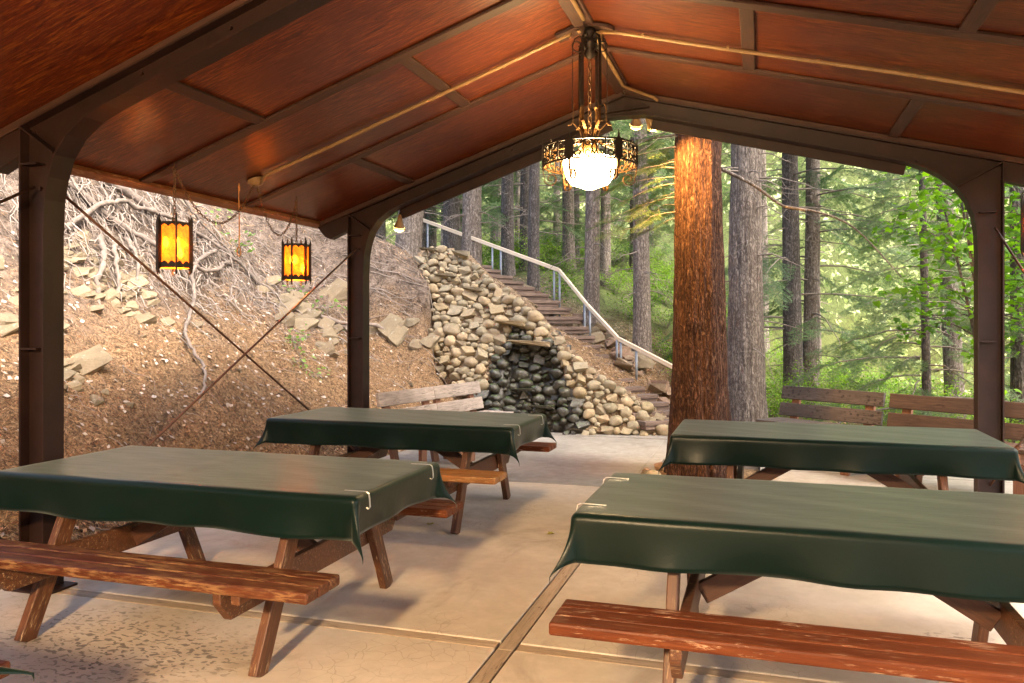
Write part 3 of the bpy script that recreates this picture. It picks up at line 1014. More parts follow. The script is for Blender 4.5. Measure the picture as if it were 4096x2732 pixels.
def chandelier(loc):
    c = empty('chandelier', loc)          # origin at the centre of the ring, z = ring middle
    RR = 0.318
    T = 0.80                              # height of the hub above the ring
    mb = MB(); mb.lathe([(0.0, T + .09), (0.035, T + .085), (0.045, T + .05), (0.03, T + .03), (0.05, T), (0.055, T - .03), (0.03, T - .06), (0.045, T - .09), (0.02, T - .12), (0.0, T - .13)], 14)
    mb.build('hub', m_dark, c, True)
    mb = MB(); chain_mesh(mb, [(0, 0, T - .12), (0, 0, 0.16)], 0.052, 0.0045, 0.5); mb.build('chain', m_chain, c, True, kind='stuff')
    mb = MB(); mb.lathe([(0.0, .16), (0.012, .15), (0.02, .125), (0.05, .11), (0.058, .085), (0.06, .03), (0.03, 0.01), (0, 0.01)], 16); mb.build('socket_cover', m_gilt, c, True)
    # glass bowl, open at the top
    prof = [(0.176, -0.012), (0.183, -0.03), (0.183, -0.05), (0.172, -0.10), (0.155, -0.15), (0.128, -0.185), (0.075, -0.203), (0.04, -0.218), (0.0, -0.222)]
    mb = MB(); mb.lathe(prof, 32); mb.build('glass_bowl', m_bowl, c, True)
    for k in range(6):
        a = math.radians(30 + 60 * k) + math.atan(248 / 800.0) + PI
        er = Vector((math.sin(a), -math.cos(a), 0)); et = Vector((math.cos(a), math.sin(a), 0)); ez = Vector((0, 0, 1))
        P = lambda r, z: er * r + ez * z
        # strap: hub hook, straight bar, waist, flare to the ring
        mb = MB()
        top = [P(0.05, T - .10), P(0.085, T - .085), P(0.095, T - .05), P(0.07, T - .02), P(0.05, T - .03)]
        mb.strip(spiral(P(0.085, T - .03), 0.05, 1.1, PI * 1.2, er, ez, 16), 0.018, 0.005, et)
        pts = [P(0.03, T), P(0.07, T + .035), P(0.105, T + .01), P(0.118, T - .05), P(0.12, 0.33)]
        mb.strip(pts, 0.02, 0.006, et)
        mb.build('strap', m_dark, c)
        mb = MB()
        mb.strip([P(0.098, 0.37), P(0.108, 0.355), P(0.112, 0.33), P(0.115, 0.245), P(0.125, 0.225), P(0.15, 0.22)], 0.02, 0.005, et)
        mb.strip([P(0.118, 0.24), P(0.098, 0.215), P(0.07, 0.185), P(0.058, 0.15), P(0.065, 0.115), P(0.095, 0.085), P(0.15, 0.065), P(0.24, 0.05), P(0.295, 0.035), P(0.312, 0.0)], 0.02, 0.006, et)
        mb.build('scroll_arm', m_gilt, c)
        # shield plate with finial
        mb = MB()
        sh = [(-0.030, 0.055), (-0.036, 0.075), (-0.018, 0.068), (-0.008, 0.078), (0.0, 0.125), (0.008, 0.078), (0.018, 0.068), (0.036, 0.075), (0.030, 0.055), (0.030, -0.05), (0.0, -0.085), (-0.030, -0.05)]
        mb.prism([er * (RR + 0.004) + et * x + ez * z for x, z in sh], er * 0.006)
        mb.build('shield', m_dark, c, fix=True)
        # leg scroll below the ring
        mb = MB()
        pts = [P(RR, -0.04), P(RR + .004, -0.10), P(RR - .01, -0.15)] + spiral(P(RR - 0.052, -0.15), 0.05, -1.35, 0.0, er, ez, 22)[1:]
        mb.strip(pts, 0.016, 0.005, et)
        mb.build('scroll_leg', m_gilt, c)
        # pierced scroll panel between this shield and the next
        mb = MB()

        def Q(u, v):  # u in -1..1 across the panel, v height
            b = a + math.radians(30 + u * 25.5)
            rr = RR
            return Vector((math.sin(b) * rr, -math.cos(b) * rr, v))
        H = 0.064
        for zz in (-H, H): mb.tube([Q(-1 + 0.1 * i, zz + 0.0) for i in range(21)], 0.007, 5)
        for uu in (-1, 1): mb.tube([Q(uu, -H), Q(uu, H)], 0.006, 5)
        mb.tube([Q(0, H), Q(0.0, H + .03)], [0.006, 0.0015], 5)
        mb.tube([Q(0, -H), Q(0.0, -H - .02)], [0.006, 0.002], 5)
        asp = 1 / (RR * math.radians(25.5))
        for s in (-1, 1):
            for zc, up in ((H * 0.48, 1), (-H * 0.48, -1)):
                for cx, dr in ((0.30, 1), (0.76, -1)):
                    pts = []
                    for i in range(19):
                        t = i / 18
                        w = -0.4 + t * 2 * PI * 1.05
                        q = 0.026 * (1 - 0.62 * t)
                        pts.append(Q(s * (cx + dr * -math.cos(w) * q * asp), zc + up * math.sin(w) * q))
                    mb.tube(pts, 0.0055, 4)
            mb.tube([Q(s * 0.53, -H), Q(s * 0.50, -0.02), Q(s * 0.53, 0.0), Q(s * 0.50, 0.02), Q(s * 0.53, H)], 0.0055, 4)
            mb.tube([Q(0, H * .75), Q(s * 0.12, 0), Q(0, -H * .75)], 0.0055, 4)
        mb.build('scroll_panel', m_dark if k in (1, 2, 3) else m_gilt, c, True)  # front panels take dark iron: their backlit silhouette is put into the colour
    point_light('lamp_light', c, (0, 0, -0.02), 15, WARM, 0.06)
    return c


CH_Z = 2.605
ch1 = chandelier((XR + 0.03, 5.42, CH_Z))
tag(ch1, 'lit wrought iron chandelier with glowing glass bowl hanging from the roof ridge', 'chandelier')
ch2 = copy_tree(ch1, Matrix.Translation((XR + 0.03, -1.95, CH_Z)))
m_bowl2 = emit('lit_glass_bowl_rear', (1.0, 0.69, 0.37), 480 * LAMP)
for _o in KIDS[ch2.name]:
    if _o.name.startswith('glass_bowl'):
        _o.data = with_mat0(_o.data, m_bowl2)
tag(ch2, 'lit wrought iron chandelier over the tables behind the viewer', 'chandelier')


def catmull(p, n=6):
    p = [Vector(q) for q in p]
    out = []
    for i in range(len(p) - 1):
        a, b, c, d = p[max(i - 1, 0)], p[i], p[i + 1], p[min(i + 2, len(p) - 1)]
        for k in range(n):
            t = k / n
            out.append(0.5 * ((2 * b) + (c - a) * t + (2 * a - 5 * b + 4 * c - d) * t * t + (3 * b - a - 3 * c + d) * t ** 3))
    out.append(p[-1])
    return out


def catenary(a, b, sag, n=16):
    a, b = Vector(a), Vector(b)
    return [a.lerp(b, i / n) - Vector((0, 0, sag * 4 * (i / n) * (1 - i / n))) for i in range(n + 1)]


def lantern(loc, rz, hook, box, label):
    ln = empty('lantern', loc, rz)        # origin at the centre of the body
    inv = WM[ln.name].inverted()
    RL, HH = 0.105, 0.155
    N = 6
    for k in range(N):
        a0, a1 = 2 * PI * k / N, 2 * PI * (k + 1) / N
        A = Vector((math.cos(a0), math.sin(a0), 0)); B = Vector((math.cos(a1), math.sin(a1), 0))
        e = (B - A).normalized(); nrm = (A + B).normalized()
        p, q = A * RL, B * RL
        mb = MB(); mb.add([p + Vector((0, 0, -HH)), q + Vector((0, 0, -HH)), q + Vector((0, 0, HH)), p + Vector((0, 0, HH))], [(0, 1, 2, 3)])
        mb.build('mica_pane', m_mica, ln)
        for s, nm in ((1, 'top_band'), (-1, 'bottom_band')):
            W = (q - p).length
            poly = [(0, HH + .006), (W, HH + .006)] if s > 0 else [(0, HH - .0), (W, HH - .0)]
            cup = []
            for i in range(9):
                t = 1 - i / 8
                v = 0.030 - 0.020 * abs(math.sin(2 * PI * t))
                cup.append((W * t, HH - (v if s > 0 else 0.048 - 0.022 * (1 - abs(math.sin(2 * PI * t))))))
            poly = poly + cup
            pts = [p + e * x + Vector((0, 0, s * z)) + nrm * 0.002 for x, z in poly]
            mb = MB(); mb.prism(pts, nrm * 0.003); mb.build(nm, m_dark, ln, fix=True)
        # fin with pointed ends
        mb = MB()
        prof = [(-0.004, -HH), (0.012, -HH - .01), (0.006, -HH - .045), (0.016, -HH - .03), (0.022, -HH + .0), (0.020, HH), (0.022, HH + .01), (0.018, HH + .03), (0.006, HH + .06), (0.008, HH + .03), (-0.004, HH)]
        mb.prism([A * (RL + x) + Vector((0, 0, z)) - e * 0.006 for x, z in prof], Vector((0, 0, 0)) + (Vector((0, 0, 1)).cross(A)) * 0.012)
        mb.build('fin', m_dark, ln, fix=True)
    mb = MB(); mb.lathe([(0.0, HH + .004), (RL * 0.86, HH + .004), (RL * 0.86, HH + .001), (0.0, HH + .001)], 6); mb.build('lid', m_dark, ln)
    for (x, y, z) in ((-0.045, -0.035, 0.025), (0.05, -0.02, -0.045), (0.0, 0.05, 0.03)):
        b = MB(); b.lathe([(0.0, -0.04), (0.012, -0.034), (0.018, -0.015), (0.016, 0.01), (0.008, 0.03), (0.0, 0.036)], 10)
        b.build('bulb', m_bulb, ln, True, mw=WM[ln.name] @ Matrix.Translation((x, y, z)))
    point_light('lamp_light', ln, (0, 0, -0.02), 1.2, (1.0, 0.5, 0.14), 0.05)
    # chains: hanging length, and the swag to the junction box
    mb = MB()
    chain_mesh(mb, [inv @ Vector((hook[0], hook[1], hook[2] - 0.05)), Vector((0, 0, HH + .01))], 0.034, 0.0032, 0.5)
    if box is not None:
        chain_mesh(mb, [inv @ p for p in catenary((hook[0], hook[1], hook[2] - 0.05), box, 0.34, 18)], 0.034, 0.0032, 0.5)
    mb.build('chain', m_chain, ln, True, kind='stuff')
    mb = MB(); mb.tube([inv @ Vector(p) for p in ((hook[0], hook[1], hook[2]), (hook[0], hook[1], hook[2] - 0.03), (hook[0] - .01, hook[1] - .01, hook[2] - 0.05), (hook[0], hook[1] - .012, hook[2] - 0.06), (hook[0] + .015, hook[1], hook[2] - 0.045))], 0.004, 6)
    mb.build('hook', m_chain, ln, True)
    return tag(ln, label, 'lantern', 'amber lanterns along the eaves')


zb = zpan(-3.83) - 0.05
lantern((-3.89, 4.62, 2.00), 0.26, (-3.89, 4.62, zpan(-3.89) - 0.004), (-3.83, 5.45, zb), 'lit amber lantern on a chain under the eave, nearer the front post')
lantern((-3.90, 6.17, 2.00), 0.74, (-3.90, 6.17, zpan(-3.90) - 0.004), (-3.83, 5.49, zb), 'lit amber lantern on a chain under the eave, nearer the far post')
lantern((1.80, 6.17, 2.11), 0.2, (1.80, 6.17, zpan(1.80) - 0.004), None, 'lit amber lantern beside the far post opposite the bank')

mb = MB()
mb.tube(catmull([(-3.94, 5.41, zpan(-3.94)), (-3.942, 5.41, zpan(-3.94) - .05), (-3.938, 5.412, 2.2), (-3.94, 5.41, 2.06)], 5), 0.0045, 6)
mb.tube([Vector((-3.94, 5.41, 2.03)) + Vector((0.0, 0.022 * math.sin(a), 0.036 * math.cos(a))) for a in [2 * PI * i / 14 for i in range(15)]], 0.0045, 6)
mb.tube([(-3.94, 5.41, zpan(-3.94) - .02), (-3.935, 5.405, zpan(-3.94) - .06)], 0.009, 6)
tag(mb.build('pull_rope', m_rope, None, True), 'thin orange rope with a loop hanging between the two eave lanterns', 'rope')


def flood(loc, direction, energy, label, spot=True):
    d = Vector(direction).normalized()
    mw = d.to_track_quat('Z', 'Y').to_matrix().to_4x4(); mw.translation = loc
    e = bpy.data.objects.new('flood_lamp', None); lk(e, None, mw)
    mb = MB(); mb.lathe([(0.018, -0.14), (0.022, -0.10), (0.024, -0.09), (0.03, -0.07), (0.058, 0.0), (0.062, 0.008), (0.058, 0.008), (0.03, -0.06), (0.0, -0.06)], 20); mb.build('housing', m_conduit, e, True)
    mb = MB(); mb.lathe([(0.0, 0.042), (0.025, 0.038), (0.046, 0.024), (0.056, 0.004), (0.057, -0.004)], 20); mb.build('lens', m_flood, e, True)
    mb = MB(); mb.tube([(0, 0, -0.13), (0.0, 0, -0.2)], 0.012, 8); mb.build('stem', m_dark, e, True)
    l = bpy.data.lights.new('lamp_light', 'SPOT'); l.energy = energy * LAMP; l.color = (1.0, 0.52, 0.14); l.spot_size = math.radians(105); l.spot_blend = 0.5; l.shadow_soft_size = 0.05
    lo = bpy.data.objects.new('lamp_light', l)
    lk(lo, e, mw @ Matrix.Translation((0, 0, 0.03)) @ Matrix.Rotation(PI, 4, 'X'))
    return tag(e, label, 'lamp', 'flood lamps on the gable frame')


flood((-1.075, 7.27, 3.265), (-0.15, 0.55, -0.8), 24, 'lit flood lamp under the gable peak, on the bank side')
flood((-0.92, 7.27, 3.245), (0.45, 0.55, -0.7), 230, 'lit flood lamp under the gable peak, beside the big trunk')
flood((-3.44, 7.29, 2.42), (-0.25, 0.3, -1.0), 6, 'lit flood lamp at the curved knee above the grey bench')


# ------------------------------------------------------------------ picnic tables
TL, TW, TH = 1.98, 0.90, 0.73        # table length, width, height


def picnic_table(loc, seats, label, rz=0.0):
    t = empty('picnic_table', loc, rz)
    L2 = TL / 2
    n = 6
    w = TW / n
    for i in range(n):
        y = -TW / 2 + w * (i + .5)
        plank('tabletop_plank', (-L2 + .01, y, TH - .028), (L2 - .01, y, TH - .028), w - .006, 0.038, m_leg, t)
    for s, mat in ((-1, seats[0]), (1, seats[1])):
        for i, dy in enumerate((-0.085, 0.0, 0.085)):
            y = s * 0.70 + dy
            plank('seat_plank', (-L2, y, 0.428), (L2, y, 0.428), 0.0835, 0.045, mat, t, bevel=0.007 if dy == 0 else 0.009)
        for x in (-0.62, 0.62):
            plank('cleat', (x + 0.05, s * 0.585, 0.387), (x + 0.05, s * 0.815, 0.387), 0.04, 0.035, m_leg, t)
    for x in (-0.62, 0.62):
        o = 0.047 if x > 0 else -0.047
        for s in (-1, 1):
            # splayed leg
            plank('leg', (x, s * 0.60, -0.002), (x, s * 0.285, TH - .05), 0.088, 0.042, m_leg, t, up=(1, 0, 0), bevel=0.005)
        mb = MB()
        e, d = 0.80, 0.13
        prof = [(-e, 0.402), (-e, 0.355), (-e + .07, 0.275), (e - .07, 0.275), (e, 0.355), (e, 0.402)]
        mb.prism([(x - o - .019, y, z) for y, z in prof], (0.038, 0, 0))
        me = mb.mesh('seat_support', m_leg); fixn(me)
        obj('seat_support', me, t, None, 0.005)
        plank('top_cleat', (x - o, -TW / 2 + .04, TH - .088), (x - o, TW / 2 - .04, TH - .088), 0.038, 0.08, m_beam, t)
        sg = 1 if x > 0 else -1
        plank('brace', (x - o - sg * .03, 0, 0.33), (sg * 0.04, 0, TH - .095), 0.038, 0.088, m_beam, t)
    return tag(t, label, 'picnic table', 'picnic tables under the pavilion roof')


def sheet(nx, ny, fn):
    v = [fn(i / nx, j / ny) for j in range(ny + 1) for i in range(nx + 1)]
    f = [(j * (nx + 1) + i, j * (nx + 1) + i + 1, (j + 1) * (nx + 1) + i + 1, (j + 1) * (nx + 1) + i) for j in range(ny) for i in range(nx)]
    return v, f


def tablecloth(loc, seed, label, drop=0.188, rz=0.0, tuck=0.35, creases=(0.3,), fk=0.062):
    L2, W2 = TL / 2 + 0.012, TW / 2 + 0.012
    r0 = 0.028
    z0 = TH + 0.004
    rr = random.Random(seed)
    ph = [rr.uniform(0, 6.28) for _ in range(8)]

    def wave(u, k):
        return (math.sin(u * 5.8 + ph[k]) * 0.6 + math.sin(u * 10.7 + ph[k + 1]) * 0.4 + math.sin(u * 17 + ph[k + 2]) * 0.15)

    def fold(d):
        """distance past the edge -> (outward, down), rounded edge"""
        q = r0 * PI / 2
        if d <= 0: return d, 0.0
        if d < q:
            a = d / r0
            return r0 * math.sin(a), r0 * (1 - math.cos(a))
        return r0, r0 + (d - q)

    def fn(x, y):
        ax, ay = abs(x) - (L2 - r0), abs(y) - (W2 - r0)
        sx, sy = (1 if x > 0 else -1), (1 if y > 0 else -1)
        if ax <= 0 and ay <= 0:
            z = z0 + 0.0012 * wave(x * 1.3 + y * 3, 0)
            for c in creases: z += 0.0022 * math.exp(-((x - c * TL) / 0.006) ** 2)
            return (x, y, z)
        if ax <= 0 or ay <= 0:
            along = y if ax > 0 else x
            d = ax if ax > 0 else ay
            o, dn = fold(d)
            k = 0 if ax > 0 else (2 if sy > 0 else 4)
            h = min(1.0, dn / drop)
            amp = 0.020 if ax > 0 else 0.026
            bell = amp * wave(along * 1.15, k) * h * h - 0.004 * h
            if ax > 0:
                mid = 1 - (along / W2) ** 2
                bell -= tuck * dn * 0.55 * max(0.0, mid) ** 0.8
                dn *= 1 - 0.10 * max(0, mid) * h
            dn *= 1 + 0.018 * wave(along * 0.9, k) * h
            if ax > 0: return (sx * (L2 - r0 + o + bell), y, z0 - dn)
            return (x, sy * (W2 - r0 + o + bell), z0 - dn)
        d = math.hypot(ax, ay)
        phi = math.atan2(ay, ax)
        o, dn = fold(d)
        h = min(1.3, dn / drop)
        m = math.sin(2 * phi)
        flare = fk * m * h * h - 0.004 * h
        # the corner gathers into one pointed fold
        ang = phi + 0.40 * m * math.cos(2 * phi) * min(1, h)
        bx = 0.020 * wave(W2 * sy * 1.15, 0) * h * h * (1 - m) * math.cos(phi) ** 2
        by = 0.026 * wave(L2 * sx * 1.15, 2 if sy > 0 else 4) * h * h * (1 - m) * math.sin(phi) ** 2
        px = L2 - r0 + (o + flare) * math.cos(ang) + bx
        py = W2 - r0 + (o + flare) * math.sin(ang) + by
        return (sx * px, sy * py, z0 - dn * (1 - 0.06 * m))

    def axis_pts(l2):
        inner = [-(l2 - r0) + 2 * (l2 - r0) * i / 40 for i in range(41)]
        q = r0 * PI / 2
        ed = [q * i / 4 for i in range(1, 5)] + [q + (drop - r0) * i / 9 for i in range(1, 10)]
        return [-(l2 - r0) - e for e in reversed(ed)] + inner + [(l2 - r0) + e for e in ed]
    X, Y = axis_pts(L2), axis_pts(W2)
    nx = len(X)
    v = [fn(x, y) for y in Y for x in X]
    f = [(j * nx + i, j * nx + i + 1, (j + 1) * nx + i + 1, (j + 1) * nx + i) for j in range(len(Y) - 1) for i in range(nx - 1)]
    me = bpy.data.meshes.new('tablecloth')
    me.from_pydata(v, [], f)
    me.materials.append(m_vinyl); me.materials.append(m_back)
    me.polygons.foreach_set('use_smooth', [True] * len(f))
    mw = Matrix.Translation(loc) @ Matrix.Rotation(rz, 4, 'Z')
    o = obj('tablecloth', me, None, mw)
    so = o.modifiers.new('solid', 'SOLIDIFY'); so.thickness = 0.0022; so.offset = -1; so.material_offset = 1; so.material_offset_rim = 0
    return tag(o, label, 'tablecloth', 'green vinyl tablecloths')


def clip(loc, rz, label):
    """spring clip gripping the table edge; local +X points outward over the end"""
    mb = MB()
    pts = [(-0.10, 0, 0.002), (-0.02, 0, 0.003), (0.006, 0, 0.002), (0.016, 0, -0.006), (0.020, 0, -0.03), (0.022, 0, -0.062), (0.014, 0, -0.072), (0.004, 0, -0.066)]
    mb.strip(pts, 0.010, 0.002, (0, 1, 0))
    return tag(mb.build('tablecloth_clip', m_clip, None, bevel=0.0, mw=Matrix.Translation(loc) @ Matrix.Rotation(rz, 4, 'Z'), fix=True), label, 'clip', 'steel tablecloth clips')


LFc, LBc, RFc, RBc = (-2.60, 3.44, 0), (-2.64, 5.78, 0), (0.31, 3.43, 0), (0.435, 5.76, 0)
picnic_table(LFc, (m_seat_w, m_seat_r), 'picnic table on the bank side in the front row, with a worn scratched seat')
picnic_table(LBc, (m_seat_o, m_seat_r), 'picnic table on the bank side in the second row, with an orange-brown seat')
picnic_table(RFc, (m_seat_r, m_seat_w), 'picnic table in the front row away from the bank, with a red-brown seat')
picnic_table(RBc, (m_seat_r, m_seat_r), 'picnic table in the second row beside the big tree trunk')
tablecloth(LFc, 3, 'dark green vinyl tablecloth on the bank-side table of the front row', creases=(0.28, -0.05))
tablecloth(LBc, 8, 'dark green vinyl tablecloth on the bank-side table below the stone wall', creases=(0.2, -0.12))
tablecloth(RFc, 12, 'dark green vinyl tablecloth on the front-row table near the viewer, away from the bank', drop=0.185, tuck=-0.1, creases=(-0.2, 0.3))
tablecloth(RBc, 21, 'dark green vinyl tablecloth on the table beside the big tree trunk', tuck=-0.1, creases=(0.1, 0.35))
NLc = (-3.12, 1.01, 0)
picnic_table(NLc, (m_seat_w, m_seat_w), 'picnic table nearest the viewer, mostly outside the picture corner')
tablecloth(NLc, 30, 'dark green vinyl tablecloth whose corner shows at the bottom corner of the picture', creases=(0.1,), fk=0.20)
_ce = TL / 2 + 0.0
for c, s, dy, lb in ((LFc, 1, -0.36, 'steel clip on the front bank-side tablecloth, at the corner nearer the viewer'),
                     (LFc, 1, 0.33, 'steel clip on the front bank-side tablecloth, at its far corner'),
                     (LBc, 1, -0.33, 'steel clip on the tablecloth below the stone wall, at the corner nearer the viewer'),
                     (LBc, 1, 0.30, 'steel clip on the tablecloth below the stone wall, at its far corner'),
                     (RFc, -1, -0.30, 'steel clip on the near tablecloth away from the bank, at the corner nearer the viewer'),
                     (RFc, -1, 0.27, 'steel clip on the near tablecloth away from the bank, at its far corner')):
    clip((c[0] + s * _ce, c[1] + dy, TH + 0.006), 0 if s > 0 else PI, lb)


# ------------------------------------------------------------------ benches
def park_bench(p0, p1, facing, mats, label, halves=1, hb=0.79):
    """back rail from p0 to p1 (plan), seat on the side of 'facing'"""
    p0, p1 = Vector((*p0, 0)), Vector((*p1, 0))
    L = (p1 - p0).length
    ex = (p1 - p0).normalized()
    ang = math.atan2(ex.y, ex.x)
    b = empty('park_bench', ((p0 + p1) / 2), ang)
    loc_f = Matrix.Rotation(-ang, 3, 'Z') @ Vector((*facing, 0))
    s = 1 if loc_f.y > 0 else -1
    tilt = 0.22
    cuts = [-L / 2] + [(-L / 2 + L * (i + 1) / halves) for i in range(halves)]
    for i in range(halves):
        a, c = cuts[i] + .002, cuts[i + 1] - .002
        for zc in (hb - 0.075, hb - 0.255):
            yy = -s * (zc - 0.43) * tilt
            plank('back_plank', (a, yy, zc), (c, yy, zc), 0.038, 0.14, mats[0], b, up=(0, -s * tilt, 1), bevel=0.006)
        for k in range(3):
            yy = s * (0.09 + 0.13 * k)
            plank('seat_plank', (a, yy, 0.43), (c, yy, 0.43), 0.12, 0.038, mats[1], b, bevel=0.006)
    xsup = [-L / 2 + 0.16, L / 2 - 0.16] + ([0.10, -0.12] if halves > 1 else [])
    for x in xsup:
        y_of = lambda z: -s * ((z - 0.43) * tilt + 0.042)
        plank('back_support', (x, y_of(-0.0), 0.0), (x, y_of(hb - .03), hb - .03), 0.042, 0.09, mats[2], b, up=(1, 0, 0))
        plank('seat_support', (x, -s * 0.02, 0.365), (x, s * 0.42, 0.365), 0.042, 0.088, mats[2], b)
        plank('leg', (x, s * 0.36, 0.0), (x, s * 0.36, 0.32), 0.042, 0.088, mats[2], b, up=(1, 0, 0))
    return tag(b, label, 'bench', 'benches at the edge of the patio')


park_bench((-3.50, 7.05), (-3.12, 8.93), (1, -0.2), (m_grey, m_grey, m_support), 'silvery weathered wooden bench at the foot of the bank by the stone wall', 2)
park_bench((0.20, 9.22), (1.13, 8.52), (-0.6, -0.8), (m_weath, m_weath, m_support), 'dark wooden bench with black mould spots, nearer the tree trunks')
park_bench((1.17, 8.46), (2.35, 7.60), (-0.6, -0.8), (m_weath2, m_weath2, m_support), 'dark brown wooden bench behind the far post')

# ------------------------------------------------------------------ stones
def cobble_mesh(seed, flat=1.0):
    r = random.Random(seed)
    bm = bmesh.new()
    bmesh.ops.create_icosphere(bm, subdivisions=3, radius=1.0)
    off = Vector((r.uniform(-50, 50), r.uniform(-50, 50), r.uniform(-50, 50)))
    planes = [(Vector((r.gauss(0, 1), r.gauss(0, 1), r.gauss(0, 1))).normalized(), r.uniform(0.68, 0.92)) for _ in range(6)]
    for v in bm.verts:
        p = v.co.copy()
        for n, d in planes:
            e = p.dot(n) - d
            if e > 0: p -= n * e * 0.8
        p *= 1 + 0.24 * mnoise.noise(p * 1.1 + off) + 0.10 * mnoise.noise(p * 2.6 + off) + 0.04 * mnoise.noise(p * 6 + off)
        v.co = p
    me = bpy.data.meshes.new('stone'); bm.to_mesh(me); bm.free()
    me.polygons.foreach_set('use_smooth', [True] * len(me.polygons))
    return me


def angular_mesh(seed, n=14, box=False):
    r = random.Random(seed)
    bm = bmesh.new()
    for _ in range(n):
        p = Vector((r.uniform(-1, 1), r.uniform(-1, 1), r.uniform(-1, 1)))
        if box: p = Vector([math.copysign(abs(c) ** 0.35, c) for c in p])
        else: p = p.normalized() * r.uniform(0.75, 1.0)
        bm.verts.new(p)
    res = bmesh.ops.convex_hull(bm, input=bm.verts)
    bmesh.ops.delete(bm, geom=list({g for g in res['geom_interior'] + res['geom_unused'] if isinstance(g, bmesh.types.BMVert)}), context='VERTS')
    bmesh.ops.triangulate(bm, faces=bm.faces[:])
    bmesh.ops.subdivide_edges(bm, edges=bm.edges[:], cuts=2, use_grid_fill=True)
    of = Vector((seed * 3.7, seed * 1.3, 0))
    for v in bm.verts:
        p = v.co.copy()
        lay = Vector((p.x * .6, p.y * .6, p.z * 3.0))
        v.co = p * (1 + 0.10 * mnoise.noise(p * 1.8 + of) + 0.11 * mnoise.noise(lay * 1.6 + of) + 0.04 * mnoise.noise(p * 6 + of))
    bmesh.ops.recalc_face_normals(bm, faces=bm.faces)
    me = bpy.data.meshes.new('rock'); bm.to_mesh(me); bm.free()
    return me


def with_mat(me, mat):
    m = me.copy(); m.materials.clear(); m.materials.append(mat); return m


COB = [cobble_mesh(i) for i in range(12)]
COB_D = [with_mat(m, m_cob) for m in COB]
COB_W = [with_mat(m, m_wet) for m in COB]
ANG = [angular_mesh(50 + i, 12 + i % 4, i % 2 == 0) for i in range(10)]
ANG_R = [with_mat(m, m_rock) for m in ANG]
ANG_P = [with_mat(m, m_rockp) for m in ANG]
ANG_C = [with_mat(m, m_cob) for m in ANG]
ANG_W = [with_mat(m, m_wet) for m in ANG]

# ---- stone wall with spring niche
wall = empty('stone_wall', (-1.15, 10.65, 0))
tag(wall, 'sloping cobblestone wall with a dark wet spring niche beside the stairs', 'stone wall')
NICHE = [(-2.24, 0.2), (-2.21, 1.10), (-2.15, 1.17), (-1.58, 1.17), (-1.52, 1.10), (-1.42, 0.5), (-1.34, -0.1), (-2.1, -0.1)]
WETZ = [(-2.72, 0.15), (-2.62, 0.45), (-2.42, 0.62), (-2.38, 0.95), (-2.20, 1.10), (-2.15, 1.42), (-1.95, 1.45), (-1.90, 1.24), (-1.55, 1.22), (-1.42, 0.95), (-1.32, 0.60), (-1.12, 0.42), (-1.05, 0.1), (-1.15, -0.1), (-2.2, -0.1)]


def edge_dist(poly, x, y):
    best = 9
    n = len(poly)
    p = Vector((x, y))
    for i in range(n):
        a, b = Vector(poly[i]), Vector(poly[(i + 1) % n])
        t = max(0, min(1, (p - a).dot(b - a) / (b - a).length_squared))
        best = min(best, (p - (a + (b - a) * t)).length)
    return best


def niche_depth(s, z):
    if inside(NICHE, s, z): return min(0.20, edge_dist(NICHE, s, z) * 3.5)
    return 0.0


def wall_pt(s, z, out=0.0):
    k = WK * z
    # gentle belly to the face so that it is no flat plane
    belly = 0.10 * math.sin(s * 1.7 + 0.6) + 0.05 * math.sin(s * 4.1 + z * 3.0)
    return WB + WT * s - WN * (k + niche_depth(s, z) + belly * min(1, 1.5 * max(0, z))) + WN * out + Vector((0, 0, z))


up_w = (Vector((0, 0, 1)) - WN * WK).normalized()
n_w = (WN + Vector((0, 0, WK))).normalized()
# mortar body
NX, NZ = 90, 66
vs, fs, idx = [], [], {}
smin, smax, zmin, zmax = -3.75, 0.05, -0.1, 2.72
for j in range(NZ + 1):
    for i in range(NX + 1):
        s = smin + (smax - smin) * i / NX; z = zmin + (zmax - zmin) * j / NZ
        ins = inside(OUTL, s, z); ed = edge_dist(OUTL, s, z)
        if ins or ed < 0.07:
            sink = 0.05 if ins and ed > 0.06 else 0.16
            p = wall_pt(s, z, -sink + 0.03 * mnoise.noise(Vector((s * 6, z * 6, 0))))
            idx[(i, j)] = len(vs); vs.append(tuple(p))
for j in range(NZ):
    for i in range(NX):
        q = [(i, j), (i + 1, j), (i + 1, j + 1), (i, j + 1)]
        if all(k in idx for k in q): fs.append(tuple(idx[k] for k in q))
mb = MB(); mb.v = [tuple(Vector(p) - WB) for p in vs]; mb.f = fs; mb.m = [0] * len(fs)
m_mwet = simple('wet_dark_mortar', (0.022, 0.018, 0.012), 0.4, 0, 0.5, 12, 0.5)
for qi, q in enumerate(fs):
    c_ = Vector((0, 0, 0))
    for k_ in q: c_ += Vector(vs[k_]) / 4
    if inside(WETZ, WT.dot(Vector((c_.x, c_.y, 0)) - WB), c_.z): mb.m[qi] = 1
mo = mb.build('mortar', [m_mortar, m_mwet], wall, True)
sm = mo.modifiers.new('solid', 'SOLIDIFY'); sm.thickness = 0.3; sm.offset = -1 if True else 1

